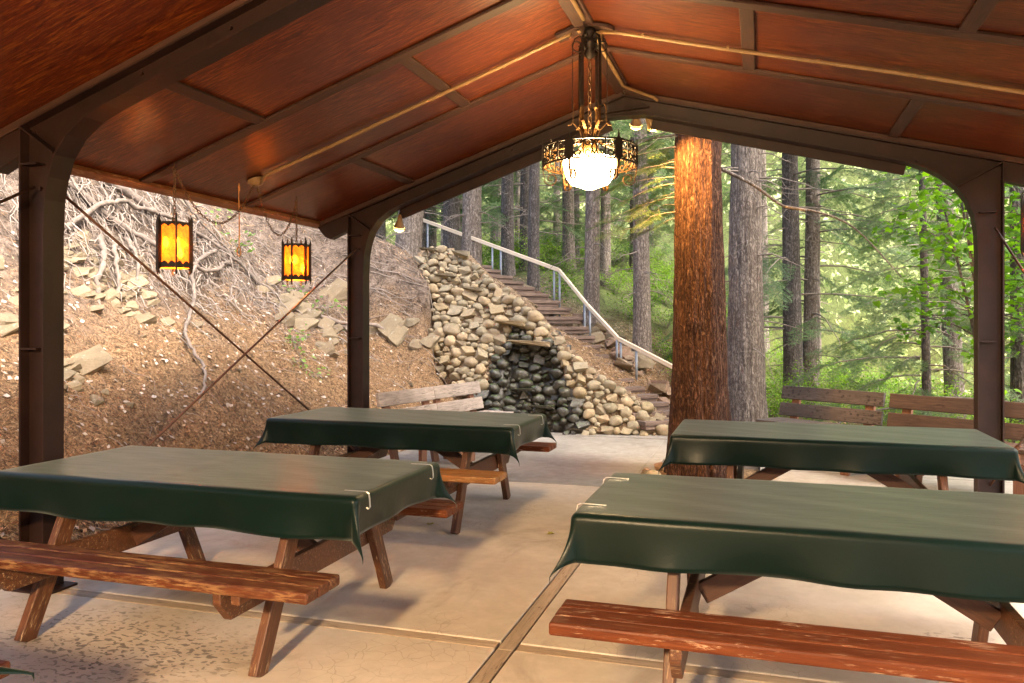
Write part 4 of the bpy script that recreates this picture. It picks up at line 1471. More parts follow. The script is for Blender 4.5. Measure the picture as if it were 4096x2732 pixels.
# dart-throw stones of falling size
rs = random.Random(11)
placed = []
for rad, tries in ((0.115, 30), (0.095, 260), (0.08, 1400), (0.066, 4000), (0.052, 7000), (0.038, 8000)):
    for _ in range(tries):
        if len(placed) >= 900: break
        s = rs.uniform(-3.7, 0.02); z = rs.uniform(0.0, 2.66)
        if not inside(OUTL, s, z): continue
        big = rad * (0.85 if z > 2.0 else 1.0)
        ok = True
        for (a, b, r) in placed:
            if ((a - s) / 1.12) ** 2 + ((b - z) * 1.28) ** 2 < ((r + big) * 0.80) ** 2: ok = False; break
        if ok: placed.append((s, z, big))
placed.sort(key=lambda q: -q[2])
small = MB()


def stone_matrix(p, sx, sy, sz, roll):
    m = Matrix((WT, (-n_w).to_3d(), up_w)).transposed()
    m = m @ Matrix.Rotation(roll, 3, 'Y') @ Matrix.Rotation(rs.uniform(-.3, .3), 3, 'X') @ Matrix.Rotation(rs.uniform(-.3, .3), 3, 'Z')
    m = (m @ Matrix.Diagonal((sx, sy, sz))).to_4x4()
    m.translation = p
    return m


ndry = 0
for k, (s, z, r) in enumerate(placed):
    wet = inside(WETZ, s, z)
    me = rs.choice((COB_W if rs.random() < .6 else ANG_W) if wet else (COB_D if rs.random() < 0.6 else ANG_C))
    p = wall_pt(s, z, r * 0.12 - 0.01)
    mw = stone_matrix(p, r * rs.uniform(1.0, 1.25), r * rs.uniform(0.75, 1.0), r * rs.uniform(0.74, 0.95), rs.uniform(-.35, .35))
    if k < 296: obj('stone', me, wall, mw)
    else:
        M_ = WM[wall.name].inverted() @ mw
        src = COB[k % 12]
        small.add([M_ @ v.co for v in src.vertices], [tuple(q.vertices) for q in src.polygons], 1 if wet else 0)
if small.v: small.build('small_stones', [m_cob, m_wet], wall, True, kind='stuff')
for (s, z, w, d, h, mat) in ((-1.88, 1.19, 0.62, 0.34, 0.085, m_cob), (-2.16, 1.47, 0.44, 0.28, 0.09, m_cob), (-1.95, 0.55, 0.34, 0.2, 0.05, m_wet), (-1.7, 0.33, 0.4, 0.2, 0.05, m_wet), (-2.75, 1.98, 0.30, 0.18, 0.07, m_cob), (-3.2, 2.2, 0.34, 0.16, 0.06, m_cob), (-3.0, 2.55, 0.28, 0.2, 0.10, m_cob), (-3.5, 2.62, 0.3, 0.18, 0.05, m_cob)):
    o = obj('ledge_slab', with_mat(ANG[0], mat), wall, Matrix.Translation(wall_pt(s, z, 0.11)) @ Matrix.Rotation(0.21, 4, 'Z') @ Matrix.Rotation(rs.uniform(-.05, .05), 4, 'Y') @ Matrix.Diagonal((w / 2, d / 2, h / 2, 1)))

# ------------------------------------------------------------------ stairs and handrail
stairs = empty('stairs', (-1.3, 11.0, 0))
tag(stairs, 'steep flight of dark timber steps climbing beside the stone wall', 'stairs')
SP = [(-1.10, 10.80, 0.14), (-1.361, 11.0, 0.269), (-1.804, 11.35, 0.497), (-2.172, 11.65, 0.708), (-2.496, 11.95, 0.928), (-2.72, 12.2, 1.153), (-2.954, 12.45, 1.389), (-3.195, 12.7, 1.672), (-3.494, 12.85, 1.857), (-3.826, 12.95, 2.047), (-4.245, 13.05, 2.243), (-4.677, 13.15, 2.446), (-5.224, 13.3, 2.584)]
path = catmull(SP, 8)
cum = [0.0]
for a, b in zip(path, path[1:]): cum.append(cum[-1] + math.hypot((b - a).length, 0))


def on_path(d):
    for i in range(len(cum) - 1):
        if d <= cum[i + 1]: return path[i].lerp(path[i + 1], (d - cum[i]) / (cum[i + 1] - cum[i]))
    return path[-1]


NS = 22
for k in range(NS):
    d0 = cum[-1] * k / NS
    p = on_path(d0); q = on_path(min(cum[-1], d0 + 0.25))
    h = (q - p); h.z = 0; h.normalize()
    side = Vector((h.y, -h.x, 0))                     # to the right going up
    if side.x < 0: side = -side
    # blend the tread direction towards the viewer's right so that each nosing shows
    sd = (side * 0.75 + Vector((0.95, 0.3, 0)) * 0.25).normalized()
    rise = cum[-1] / NS * 0.46
    p = p + Vector((0, 0, 0.045)); a = p - sd * 0.42; b = p + sd * 0.40
    for lay in range(2):
        pa = a + Vector((0, 0, -0.03 - 0.058 * lay)) + sd * rs.uniform(-.02, .02); pb = b + Vector((0, 0, -0.03 - 0.058 * lay)) + sd * rs.uniform(-.03, .03)
        bk = Vector((h.x, h.y, 0)) * (0.11 + 0.006 * lay)
        plank('step_timber', pa + bk - WM[stairs.name].translation, pb + bk - WM[stairs.name].translation, 0.20 if lay == 0 else 0.17, 0.054, m_step, stairs, bevel=0.006)

rail = empty('handrail', (-1.2, 11.6, 0))
tag(rail, 'cream handrail on galvanised pipe posts along the timber steps', 'handrail')
RP = [Vector(p) for p in ((-6.252, 14.2, 3.491), (-3.285, 13.3, 2.389), (-2.69, 12.85, 1.77), (-2.089, 12.3, 1.236), (-1.05, 11.50, 0.79), (-0.75, 11.2, 0.72))]
o0 = WM[rail.name].translation
for a, b in zip(RP[:4], RP[1:5]):
    d = (b - a).normalized()
    a2, b2 = a + d * 0.006, b - d * 0.006
    mb = MB()
    for dz, w in ((0.019, 0.042), (-0.019, 0.036)):
        mb.bar(a2 - o0 + Vector((0, 0, dz)), b2 - o0 + Vector((0, 0, dz)), w, 0.03)
    mb.bar(a2 - o0, b2 - o0, 0.03, 0.03)
    mb.build('rail', m_rail, rail, bevel=0.008)
for seg, ts in ((0, (0.06, 0.55, 0.61, 0.97)), (1, (0.03, 0.9)), (2, (0.08, 0.95)), (3, (0.04, 0.3))):
    for tt in ts:
        p = RP[seg].lerp(RP[seg + 1], tt)
        zg = ground(p.x, p.y) - 0.1
        zg = min(zg, p.z - 0.5)
        mb = MB(); mb.tube([p - o0 + Vector((0, 0, -0.04)), Vector((p.x, p.y, zg)) - o0], 0.019, 8); mb.build('post', m_galv, rail, True)

# loose rocks
rock_n = 0


def rock(x, y, size, meshes, label, group, sink=0.3, z=None, flat=(1, 1, .6), rot=None, cat='rock'):
    zz = ground(x, y) if z is None else z
    m = Matrix.Translation((x, y, zz + size * flat[2] * (0.5 - sink))) @ (rot if rot is not None else Matrix.Rotation(rs.uniform(0, 6.28), 4, 'Z') @ Matrix.Rotation(rs.uniform(-.4, .4), 4, 'X')) @ Matrix.Diagonal((size * flat[0] / 2, size * flat[1] / 2, size * flat[2] / 2, 1))
    o = obj('rock', rs.choice(meshes), None, m)
    return tag(o, label, cat, group)


for i in range(80):                       # beside the steps, both sides
    d = rs.uniform(0.3, cum[-1] - 0.3)
    p = on_path(d); q = on_path(min(cum[-1], d + 0.2)); h = (q - p); h.z = 0; h.normalize()
    side = Vector((h.y, -h.x, 0))
    if side.x < 0: side = -side
    t = rs.uniform(0.42, 1.05)
    c = p + side * t
    rock(c.x, c.y, rs.uniform(0.10, 0.34), ANG_P, 'loose pinkish rock lying beside the timber steps', 'loose rocks beside the steps', 0.25, z=max(ground(c.x, c.y), p.z - 0.30 - 0.15 * t) + 0.05)
for i in range(26):                       # between wall top and steps
    t = rs.uniform(0.22, 0.95)
    p = on_path(cum[-1] * t)
    c = p + Vector((-rs.uniform(0.35, 0.8), -rs.uniform(0.25, 0.75), 0))
    rock(c.x, c.y, rs.uniform(0.12, 0.36), ANG_P, 'flat sandstone rock lying between the stone wall and the steps', 'rocks between wall and steps', 0.3, z=p.z - rs.uniform(0.12, 0.3))
for i in range(15):                       # round the big tree
    a = rs.uniform(1.7, 4.9)
    x, y = -0.52 + 0.52 * math.cos(a), 7.85 + 0.66 * math.sin(a)
    rock(x, y, rs.uniform(0.07, 0.2), ANG_P if i % 2 else COB_D, 'small rock at the foot of the big tree trunk', 'rocks round the big tree', 0.2, z=0.0, flat=(1, 1, .7))
# outcrops on the bank: bedded sandstone blocks
bank_n = Vector((0.65, 0, 0.76))


def outcrop(yc, tc, n, spread, size, label, group, dip=0.5):
    for i in range(n):
        y = yc + rs.gauss(0, spread[0]); t = tc + rs.gauss(0, spread[1])
        x = lerp(TOE, y) - t
        sz = size * rs.uniform(0.45, 1.15)
        rot = Matrix.Rotation(rs.uniform(-.25, .25), 4, 'Z') @ Matrix.Rotation(0.55 + rs.uniform(-.2, .2), 4, 'Y') @ Matrix.Rotation(dip + rs.uniform(-.2, .2), 4, 'X')
        rock(x, y, sz, ANG_R, label, group, 0.5, flat=(0.8, 1.25, 0.5), rot=rot)


outcrop(6.5, 2.1, 60, (0.32, 0.26), 0.21, 'pale sandstone block jutting from the bank below the tangled roots', 'sandstone outcrop below the roots')
outcrop(9.4, 2.15, 24, (0.22, 0.3), 0.36, 'pale sandstone slab exposed on the bank behind the far lantern', 'sandstone slabs on the bank', 0.7)
outcrop(10.6, 1.95, 22, (0.2, 0.3), 0.36, 'yellowish sandstone block in the bank beside the far post', 'sandstone blocks beside the far post', 0.7)
outcrop(5.15, 1.22, 12, (0.07, 0.12), 0.16, 'grey sandstone block low on the bank behind the front post', 'low sandstone blocks behind the front post', 0.4)
outcrop(5.2, 1.95, 14, (0.2, 0.3), 0.26, 'pale sandstone block on the bank beyond the front post', 'sandstone blocks beyond the front post', 0.4)
for i in range(26):
    y = rs.uniform(2.5, 10); t = rs.uniform(0.4, 3.2)
    rock(lerp(TOE, y) - t, y, rs.uniform(0.05, 0.14), ANG_R, 'small stone scattered on the needle covered bank', 'small stones on the bank', 0.3)


# ------------------------------------------------------------------ roots on the bank
def bank_pt(t, y, lift=0.0):
    x = lerp(TOE, y) - t
    return Vector((x + lift * 0.65, y, ground(x, y) + lift * 0.76))


def root(ctrl, r0, r1, label, group='thick exposed roots on the bank', n=8):
    pts = catmull([bank_pt(*c) for c in ctrl], 8)
    k = len(pts)
    rad = [(r0 + (r1 - r0) * (i / (k - 1)) ** 0.8) * (1 + 0.16 * math.sin(i * 1.9)) for i in range(k)]
    for i in range(1, k - 1):
        pts[i] = pts[i] + Vector((R.gauss(0, .008), R.gauss(0, .01), R.gauss(0, .008)))
    mb = MB(); mb.tube(pts, rad, n)
    return tag(mb.build('root', m_root, None, True), label, 'root', group)


root([(2.95, 6.5, .05), (2.65, 7.15, .10), (2.42, 7.5, .16), (2.36, 8.0, .14), (2.50, 8.5, .08), (2.68, 8.9, .03)], 0.037, 0.021, 'long pale root sagging across the upper bank behind the near lantern')
root([(2.55, 6.3, .05), (2.78, 7.0, .14), (2.80, 7.5, .16), (2.72, 8.0, .14), (2.63, 8.7, .10), (2.45, 9.1, .02)], 0.033, 0.018, 'upper pale root running level across the bank')
root([(2.55, 8.35, .14), (2.34, 7.76, .13), (2.01, 7.42, .10), (1.77, 7.08, .06), (1.49, 6.74, .06), (1.20, 6.62, .06), (1.01, 6.45, .05), (0.85, 6.2, .0)], 0.028, 0.011, 'bent root that turns and hangs down the lower bank')
root([(2.50, 6.62, .12), (2.25, 6.42, .14), (2.06, 6.22, .04), (1.90, 6.15, -.02)], 0.036, 0.021, 'stubby root reaching down over the sandstone blocks')
root([(2.50, 6.80, .12), (2.22, 6.58, .12), (1.98, 6.42, .02)], 0.030, 0.018, 'short hanging root above the sandstone blocks')
root([(2.55, 7.02, .10), (2.30, 6.9, .12), (2.10, 6.76, .02)], 0.027, 0.015, 'short root hanging behind the near lantern')
root([(2.55, 5.75, .10), (2.30, 5.62, .12), (2.05, 5.5, .06), (1.80, 5.2, .02)], 0.030, 0.013, 'forked pale root beside the front post')
root([(3.60, 6.7, .0), (3.25, 7.05, .06), (3.00, 7.35, .10), (2.85, 7.75, .06)], 0.078, 0.042, 'thick grey old root under the eave beside the front post')
root([(3.20, 7.9, .05), (3.00, 8.2, .14), (2.85, 8.5, .12), (2.75, 9.0, .04)], 0.021, 0.012, 'pale slender root under the roof edge')
root([(2.60, 9.0, .04), (2.20, 9.3, .06), (1.70, 9.55, .03), (1.25, 9.9, .0)], 0.021, 0.011, 'thin dark root slanting across the bank behind the far lantern')
root([(2.3, 9.3, .02), (1.95, 9.9, .08), (1.8, 10.35, .08), (1.75, 10.7, .0)], .035, .02, 'dark root on the bank behind the far post')
root([(2.0, 9.9, .04), (1.7, 10.0, .10), (1.45, 9.85, .04)], .03, .014, 'short twisted root stub behind the far post')
# tangle of rootlets and fallen twigs
mb = MB()
rr = random.Random(5)


def wiggle(t, y, ang, L, r, lift, kink=0.5, n=6, mat=0):
    pts = []
    for i in range(n):
        pts.append(bank_pt(t, y, lift * (0.4 + 0.6 * rr.random())))
        t += L / n * math.sin(ang); y += L / n * math.cos(ang)
        ang += rr.gauss(0, kink)
    mb.tube(pts, [r * (1 - 0.6 * i / (n - 1)) for i in range(n)], 4, False, mat)


for i in range(620):
    y = rr.gauss(7.1, 1.0); t = 2.72 + rr.gauss(0, 0.36)
    wiggle(t, y, rr.choice((0.2, 2.9, -1.5, -1.4, -1.7)) + rr.gauss(0, .6), rr.uniform(.12, .55), rr.uniform(.002, .011) , rr.uniform(.02, .2), .5)
for i in range(110):
    y = rr.gauss(8.9, 0.7); t = 2.5 + rr.gauss(0, 0.5)
    wiggle(t, y, rr.uniform(0, 6.28), rr.uniform(.12, .45), rr.uniform(.002, .006), rr.uniform(.01, .08), .5)
for i in range(120):
    y = rr.gauss(10.4, 0.8); t = 2.6 + rr.gauss(0, 0.9)
    wiggle(t, y, rr.uniform(0, 6.28), rr.uniform(.2, .7), rr.uniform(.003, .007), rr.uniform(.01, .08), .35)
for i in range(260):
    y = rr.uniform(1.8, 10.6); t = rr.uniform(0.05, 2.6)
    wiggle(t, y, rr.uniform(0, 6.28), rr.uniform(.06, .34), rr.uniform(.0015, .0045), 0.012, .3)
tag(mb.build('rootlets', m_rootl, None, True), 'tangle of pale thin roots and twigs on the bank', None, None, 'stuff')


# ------------------------------------------------------------------ litter
def np_mesh(name, V, F, mats, midx=None, smooth=False):
    """V (n,3), F (m,3|4) numpy -> mesh"""
    me = bpy.data.meshes.new(name)
    k = F.shape[1]
    me.vertices.add(len(V)); me.vertices.foreach_set('co', np.ascontiguousarray(V, dtype=np.float32).ravel())
    me.loops.add(F.size); me.loops.foreach_set('vertex_index', np.ascontiguousarray(F, dtype=np.int32).ravel())
    me.polygons.add(len(F)); me.polygons.foreach_set('loop_start', np.arange(0, F.size, k, dtype=np.int32))
    for m in (mats if isinstance(mats, (list, tuple)) else [mats]): me.materials.append(m)
    if midx is not None: me.polygons.foreach_set('material_index', np.ascontiguousarray(midx, dtype=np.int32))
    if smooth: me.polygons.foreach_set('use_smooth', np.ones(len(F), dtype=bool))
    me.update(calc_edges=True)
    return me


rng = np.random.default_rng(4)


def litter(n, tfun, L, W, mat, name, label, lift=0.006, tilt=0.35):
    V, F = [], []
    for i in range(n):
        t, y = tfun()
        p = bank_pt(t, y, lift)
        a = R.uniform(0, 2 * PI)
        ll, ww = R.uniform(*L), R.uniform(*W)
        e1 = Vector((-0.76 * math.cos(a), math.sin(a), 0.65 * math.cos(a))); nn = bank_n.normalized()
        e1 = (e1 + nn * R.gauss(0, tilt * .6)).normalized(); e2 = nn.cross(e1); e2 = (e2 + nn * R.gauss(0, tilt)).normalized()
        b = len(V)
        V += [p - e1 * ll / 2, p - e2 * ww / 2 + nn * ww * .1, p + e1 * ll / 2, p + e2 * ww / 2 + nn * ww * .1]
        F.append((b, b + 1, b + 2, b + 3))
    me = np_mesh(name, np.array([tuple(v) for v in V]), np.array(F), mat)
    return tag(obj(name, me), label, None, None, 'stuff')


def tf_low(): return (abs(R.gauss(0, 1.4)) + R.uniform(-0.08, 0.1), R.uniform(1.5, 10.6))
def tf_all(): return (R.uniform(-0.1, 3.4), R.uniform(1.5, 10.6))


litter(60000, tf_low, (.02, .07), (.0025, .0065), m_litter, 'needle_litter', 'brown needles and bark bits on the bank')
litter(1500, tf_all, (.03, .07), (.022, .05), m_pale, 'dry_leaf_litter', 'pale dry leaves scattered on the bank')
litter(9000, lambda: (R.uniform(1.2, 4.6), R.uniform(8.0, 13.0)), (.03, .12), (.004, .014), m_litter, 'upper_bank_litter', 'brown bark bits and needles on the upper bank')
litter(900, lambda: (R.uniform(1.2, 4.6), R.uniform(8.0, 13.0)), (.15, .55), (.004, .010), m_rootl, 'upper_bank_twigs', 'pale twigs lying on the upper bank', 0.015)
litter(1500, lambda: (abs(R.gauss(0, .25)) - .03, R.uniform(1.5, 9.5)), (.02, .06), (.012, .03), m_litter, 'edge_litter', 'brown litter along the edge of the patio')


def litter_up(n, xr, yr, L, W, mat, name, label):
    V, F = [], []
    for i in range(n):
        x, y = R.uniform(*xr), R.uniform(*yr)
        if x < -3 and y < 12.6: continue
        z = ground(x, y)
        if z < -0.8: continue
        e = 0.04
        nn = Vector((ground(x - e, y) - ground(x + e, y), ground(x, y - e) - ground(x, y + e), 2 * e)).normalized()
        a = R.uniform(0, 2 * PI)
        e1 = Vector((math.cos(a), math.sin(a), 0)); e1 = (e1 - nn * e1.dot(nn)).normalized(); e1 = (e1 + nn * R.gauss(0, .25)).normalized()
        e2 = nn.cross(e1)
        p = Vector((x, y, z)) + nn * .008
        ll, ww = R.uniform(*L), R.uniform(*W)
        b = len(V)
        V += [p - e1 * ll / 2, p - e2 * ww / 2, p + e1 * ll / 2, p + e2 * ww / 2]
        F.append((b, b + 1, b + 2, b + 3))
    return tag(obj(name, np_mesh(name, np.array([tuple(v) for v in V]), np.array(F), mat)), label, None, None, 'stuff')


litter_up(9000, (-6.5, 1.0), (10.7, 15.5), (.03, .11), (.005, .016), m_litter, 'slope_litter', 'brown needles and bark bits beside the steps')
litter_up(1200, (-6.5, 1.0), (10.9, 15.5), (.08, .5), (.004, .009), m_rootl, 'fallen_twigs', 'pale fallen twigs on the slope beside the steps')


# ------------------------------------------------------------------ vegetation generators
def quad_leaves(P, D, N, L, W):
    """diamond leaves: base P, direction D, normal N (n,3), length L, width W (n,)"""
    S = np.cross(D, N); S /= np.linalg.norm(S, axis=1)[:, None] + 1e-9
    L = L[:, None]; W = W[:, None]
    a = P; c = P + D * L
    m = P + D * L * 0.45
    b = m + S * W / 2 + N * W * 0.12; d = m - S * W / 2 + N * W * 0.12
    n = len(P)
    V = np.stack([a, b, c, d], 1).reshape(-1, 3)
    F = np.arange(4 * n).reshape(n, 4)
    return V, F


def unit(a): return a / (np.linalg.norm(a, axis=1)[:, None] + 1e-9)


def shrub_mesh(seed, n=650, size=(0.55, 0.5), leaf=(.03, .055), mat=None, stems=9):
    g = np.random.default_rng(seed)
    rr = random.Random(seed)
    mb = MB()
    tips = []
    for i in range(stems):
        a = rr.uniform(0, 2 * PI); sp = rr.uniform(.15, 1.0) * size[0]; h = rr.uniform(.55, 1.0) * size[1]
        p1 = Vector((math.cos(a) * sp * .4, math.sin(a) * sp * .4, h * .55)); p2 = Vector((math.cos(a) * sp, math.sin(a) * sp, h))
        pts = catmull([Vector((0, 0, -.08)), p1, p2], 4)
        mb.tube(pts, [.006 * (1 - .7 * k / (len(pts) - 1)) for k in range(len(pts))], 4, False)
        tips += pts[3:]
        for j in range(3):
            q = pts[rr.randint(3, len(pts) - 1)]
            e = q + Vector((rr.gauss(0, .14), rr.gauss(0, .14), rr.uniform(-.02, .14)))
            mb.tube([q, e], [.0035, .0015], 3, False); tips += [q.lerp(e, .5), e, e]
    T = np.array([tuple(t) for t in tips])
    c = T[g.integers(0, len(T), n)] + g.normal(0, .055, (n, 3))
    c[:, 2] = np.maximum(c[:, 2], 0.02)
    D = unit(np.stack([g.normal(0, 1, n), g.normal(0, 1, n), g.normal(-.1, .45, n)], 1))
    Nn = unit(np.stack([g.normal(0, .45, n), g.normal(0, .45, n), np.ones(n)], 1))
    V, F = quad_leaves(c, D, Nn, g.uniform(*leaf, n), g.uniform(leaf[0] * .6, leaf[1] * .6, n))
    b = len(mb.v)
    v0 = np.array(mb.v); f0 = np.array(mb.f)
    VV = np.concatenate([v0, V]); FF = np.concatenate([f0, F + b])
    mi = np.concatenate([np.zeros(len(f0), int), np.ones(len(F), int)])
    return np_mesh('shrub', VV, FF, [m_twig, mat or m_shrub], mi)


def bough_np(L, g, tw_n=13, needles=18, nl=0.024, droop=0.12, w=0.0035):
    """one flat fir spray along +X: triangles for needles and thin twigs"""
    P0, P1 = [], []
    k = tw_n
    for i in range(k):
        x = L * (0.10 + 0.86 * i / k)
        for s in (-1, 1):
            l = L * 0.42 * (1 - 0.8 * i / k) * g.uniform(.7, 1.15)
            a = math.radians(g.uniform(42, 62))
            P0.append((x, 0, -droop * (x / L) ** 2 * L)); P1.append((x + l * math.cos(a), s * l * math.sin(a), -droop * (x / L) ** 2 * L - l * g.uniform(.0, .25)))
    for i in range(5):
        x0, x1 = L * i / 5, L * (i + 1) / 5
        P0.append((x0, 0, -droop * (x0 / L) ** 2 * L)); P1.append((x1, 0, -droop * (x1 / L) ** 2 * L))
    P0, P1 = np.array(P0), np.array(P1)
    T = P1 - P0
    ln = np.linalg.norm(T, axis=1)
    cnt = np.maximum(4, (needles * ln / (L * 0.3)).astype(int))
    ii = np.repeat(np.arange(len(P0)), cnt)
    n = len(ii)
    s = g.uniform(0.02, 1.0, n)
    Tn = unit(T)[ii]
    B = P0[ii] + T[ii] * s[:, None]
    up = np.array([0, 0, 1.0])
    side = np.cross(Tn, up) * np.where(g.random(n) < .5, -1, 1)[:, None]
    D = unit(side * g.uniform(.5, 1.0, n)[:, None] + Tn * 0.65 + up * g.normal(.12, .3, n)[:, None])
    l = nl * g.uniform(.7, 1.25, n)[:, None]
    V = np.stack([B - Tn * w, B + Tn * w, B + D * l], 1).reshape(-1, 3)
    F = np.arange(3 * n).reshape(n, 3)
    # twigs as slim triangles
    m = len(P0)
    sd = np.cross(unit(T), up) * 0.0028
    V2 = np.stack([P0 - sd, P0 + sd, P1], 1).reshape(-1, 3)
    F2 = np.arange(3 * m).reshape(m, 3)
    return V, F, V2, F2


G = np.random.default_rng(99)
BOUGHS = [bough_np(1.0, G, 14, 34, 0.06, 0.12, 0.006) for _ in range(4)]
BOUGHS_FINE = [bough_np(1.0, G, 18, 60, 0.04) for _ in range(3)]


def crown_mesh(name, seed, z0, z1, reach, nb, trunk_r, boughs=BOUGHS, dead=0, dead_z=(0.5, 4), per=5, bs=0.55, mats=None, cone=True, sectors=None):
    """fir crown: limbs leaving the axis between z0 and z1, each carrying sprays"""
    g = np.random.default_rng(seed); r = random.Random(seed)
    VN, FN, VW, FW_ = [], [], [], []
    nv = wv = 0
    mb = MB()
    for i in range(nb):
        h = z0 + (z1 - z0) * (i + r.random()) / nb
        f = (h - z0) / (z1 - z0)
        az = r.uniform(0, 2 * PI) if sectors is None else r.uniform(*r.choice(sectors))
        L = reach * ((1 - .75 * f) if cone else 1) * r.uniform(.6, 1.1)
        d = Vector((math.cos(az), math.sin(az), 0))
        drop = r.uniform(.12, .4)
        pts = [Vector((0, 0, h)) + d * (L * t) + Vector((0, 0, L * (0.10 * t - drop * t * t))) + Vector((r.gauss(0, .02), r.gauss(0, .02), r.gauss(0, .02))) * t for t in [k / 6 for k in range(7)]]
        mb.tube(pts, [max(.003, .018 * min(1, L / 1.6) * (1 - .85 * k / 6)) for k in range(7)], 4, False)
        for k in range(per):
            t = 0.28 + 0.72 * (k + r.random() * .8) / per
            q = pts[min(5, int(t * 6))].lerp(pts[min(6, int(t * 6) + 1)], t * 6 - int(t * 6)) if t < 1 else pts[-1]
            yaw = az + (r.uniform(.35, 1.0) * (1 if k % 2 else -1) if k < per - 1 else r.uniform(-.2, .2))
            M3 = Matrix.Rotation(yaw, 3, 'Z') @ Matrix.Rotation(r.uniform(.05, .55), 3, 'Y') @ Matrix.Rotation(r.gauss(0, .3), 3, 'X')
            sc = bs * r.uniform(.65, 1.2) * min(1.2, .5 + L / 2.2)
            A = np.array(M3) * sc
            V, F, V2, F2 = boughs[r.randrange(len(boughs))]
            VN.append(V @ A.T + np.array(q)); FN.append(F + nv); nv += len(V)
            VW.append(V2 @ A.T + np.array(q)); FW_.append(F2 + wv); wv += len(V2)
    for i in range(dead):
        h = r.uniform(*dead_z); az = r.uniform(0, 2 * PI); L = r.uniform(.25, 1.1)
        d = Vector((math.cos(az), math.sin(az), 0))
        pts = [Vector((0, 0, h)) + d * (trunk_r * .7 + L * t) + Vector((0, 0, L * (r.uniform(-.1, .12) * t - .35 * t * t))) for t in (0, .35, .7, 1)]
        mb.tube(pts, [.011, .008, .005, .002], 4, False)
        for k in range(3):
            q = pts[r.randint(1, 2)]
            e = q + Vector((r.gauss(0, .18), r.gauss(0, .18), r.gauss(-.08, .1)))
            mb.tube([q, q.lerp(e, .5) + Vector((r.gauss(0, .02),) * 3), e], [.004, .003, .0015], 3, False)
    tri = []
    for q in mb.f:
        tri.append((q[0], q[1], q[2]))
        if len(q) == 4: tri.append((q[0], q[2], q[3]))
    v0 = np.array(mb.v) if mb.v else np.zeros((0, 3)); f0 = np.array(tri) if tri else np.zeros((0, 3), int)
    parts_v, parts_f, mi = [v0], [f0], [np.zeros(len(f0), int)]
    b = len(v0)
    if VW:
        V2 = np.concatenate(VW); F2 = np.concatenate(FW_); parts_v.append(V2); parts_f.append(F2 + b); mi.append(np.zeros(len(F2), int)); b += len(V2)
        V1 = np.concatenate(VN); F1 = np.concatenate(FN); parts_v.append(V1); parts_f.append(F1 + b); mi.append(np.ones(len(F1), int))
    return np_mesh(name, np.concatenate(parts_v), np.concatenate(parts_f), mats or [m_twig, m_needle], np.concatenate(mi))


def trunk_mesh(name, r_base, r_top, H, mat, seed, n=20, rings=40, flare=1.5, lean=(0, 0), amp=0.03, knot=(), furrow=0.0):
    r = random.Random(seed)
    off = Vector((r.uniform(-9, 9), r.uniform(-9, 9), r.uniform(-9, 9)))
    v, f = [], []
    zs = [-0.3 + (H + 0.3) * (i / rings) ** 1.5 for i in range(rings + 1)]
    for i, z in enumerate(zs):
        t = max(0, z) / H
        rad = r_base + (r_top - r_base) * t ** .8
        fl = (flare - 1) * math.exp(-max(z, -.1) / (1.4 * r_base + .12 if r_base < .26 else .8))
        cx = lean[0] * z + 0.05 * r_base / .25 * math.sin(z * .5 + seed); cy = lean[1] * z
        for j in range(n):
            a = 2 * PI * j / n
            q = Vector((math.cos(a), math.sin(a), 0))
            lob = 1 + fl * (0.75 + 0.5 * math.sin(3 * a + seed) * math.sin(2 * a + 1.3 * seed))
            nz = 1 + amp * (mnoise.noise(Vector((q.x * 2.2, q.y * 2.2, z * .9)) + off) * 1.5 + mnoise.noise(Vector((q.x * 7, q.y * 7, z * 2.2)) + off))
            if furrow:
                w_ = Vector((q.x * 9.0, q.y * 9.0, z * 2.6)) + off
                w_ += Vector((mnoise.noise(w_ * .6), mnoise.noise(w_ * .6 + Vector((5, 1, 2))), 0)) * .5
                nz += furrow * (min(1.0, abs(mnoise.noise(w_)) * 3.2) + .5 * min(1.0, abs(mnoise.noise(w_ * 2.3)) * 3.0) - 1.0)
            for (kz, ka, kr, kh) in knot:
                da = math.atan2(math.sin(a - ka), math.cos(a - ka))
                nz += kh * math.exp(-((z - kz) / kr) ** 2 - (da * rad / kr) ** 2)
            v.append((cx + q.x * rad * lob * nz, cy + q.y * rad * lob * nz, z))
    for i in range(rings):
        for j in range(n):
            f.append((i * n + j, i * n + (j + 1) % n, (i + 1) * n + (j + 1) % n, (i + 1) * n + j))
    return np_mesh(name, np.array(v), np.array(f), mat, None, True)


CROWN_HI = [crown_mesh('crown', 200 + i, 5.0, 15.0, 2.6, 24, .15, per=5, bs=.75, dead=26, dead_z=(1.2, 5.2)) for i in range(2)]
CROWN_LO = [crown_mesh('crown', 300 + i, 1.3, 13.0, 2.7, 46, .14, per=5, bs=.72, dead=24, dead_z=(.6, 5.0)) for i in range(3)]
CROWN_SM = crown_mesh('crown', 330, 0.5, 5.0, 1.7, 52, .06, per=5, bs=.5, dead=8, dead_z=(.3, 2.5))


def tree(name, x, y, z, r, H, bmat, crown, label, group, seed, lean=(0, 0), flare=1.35, n=20, rings=40, scale=1.0, rot=0.0, knot=(), amp=0.03, furrow=0.0):
    t = empty(name, (x, y, z))
    obj('trunk', trunk_mesh('trunk', r, r * .35, H, bmat, seed, n, rings, flare, lean, amp, knot, furrow), t)
    if crown is not None:
        obj('crown', crown, t, WM[t.name] @ Matrix.Translation((lean[0] * 4, lean[1] * 4, 0)) @ Matrix.Rotation(rot, 4, 'Z') @ Matrix.Diagonal((scale, scale, scale, 1)))
    return tag(t, label, 'tree', group)


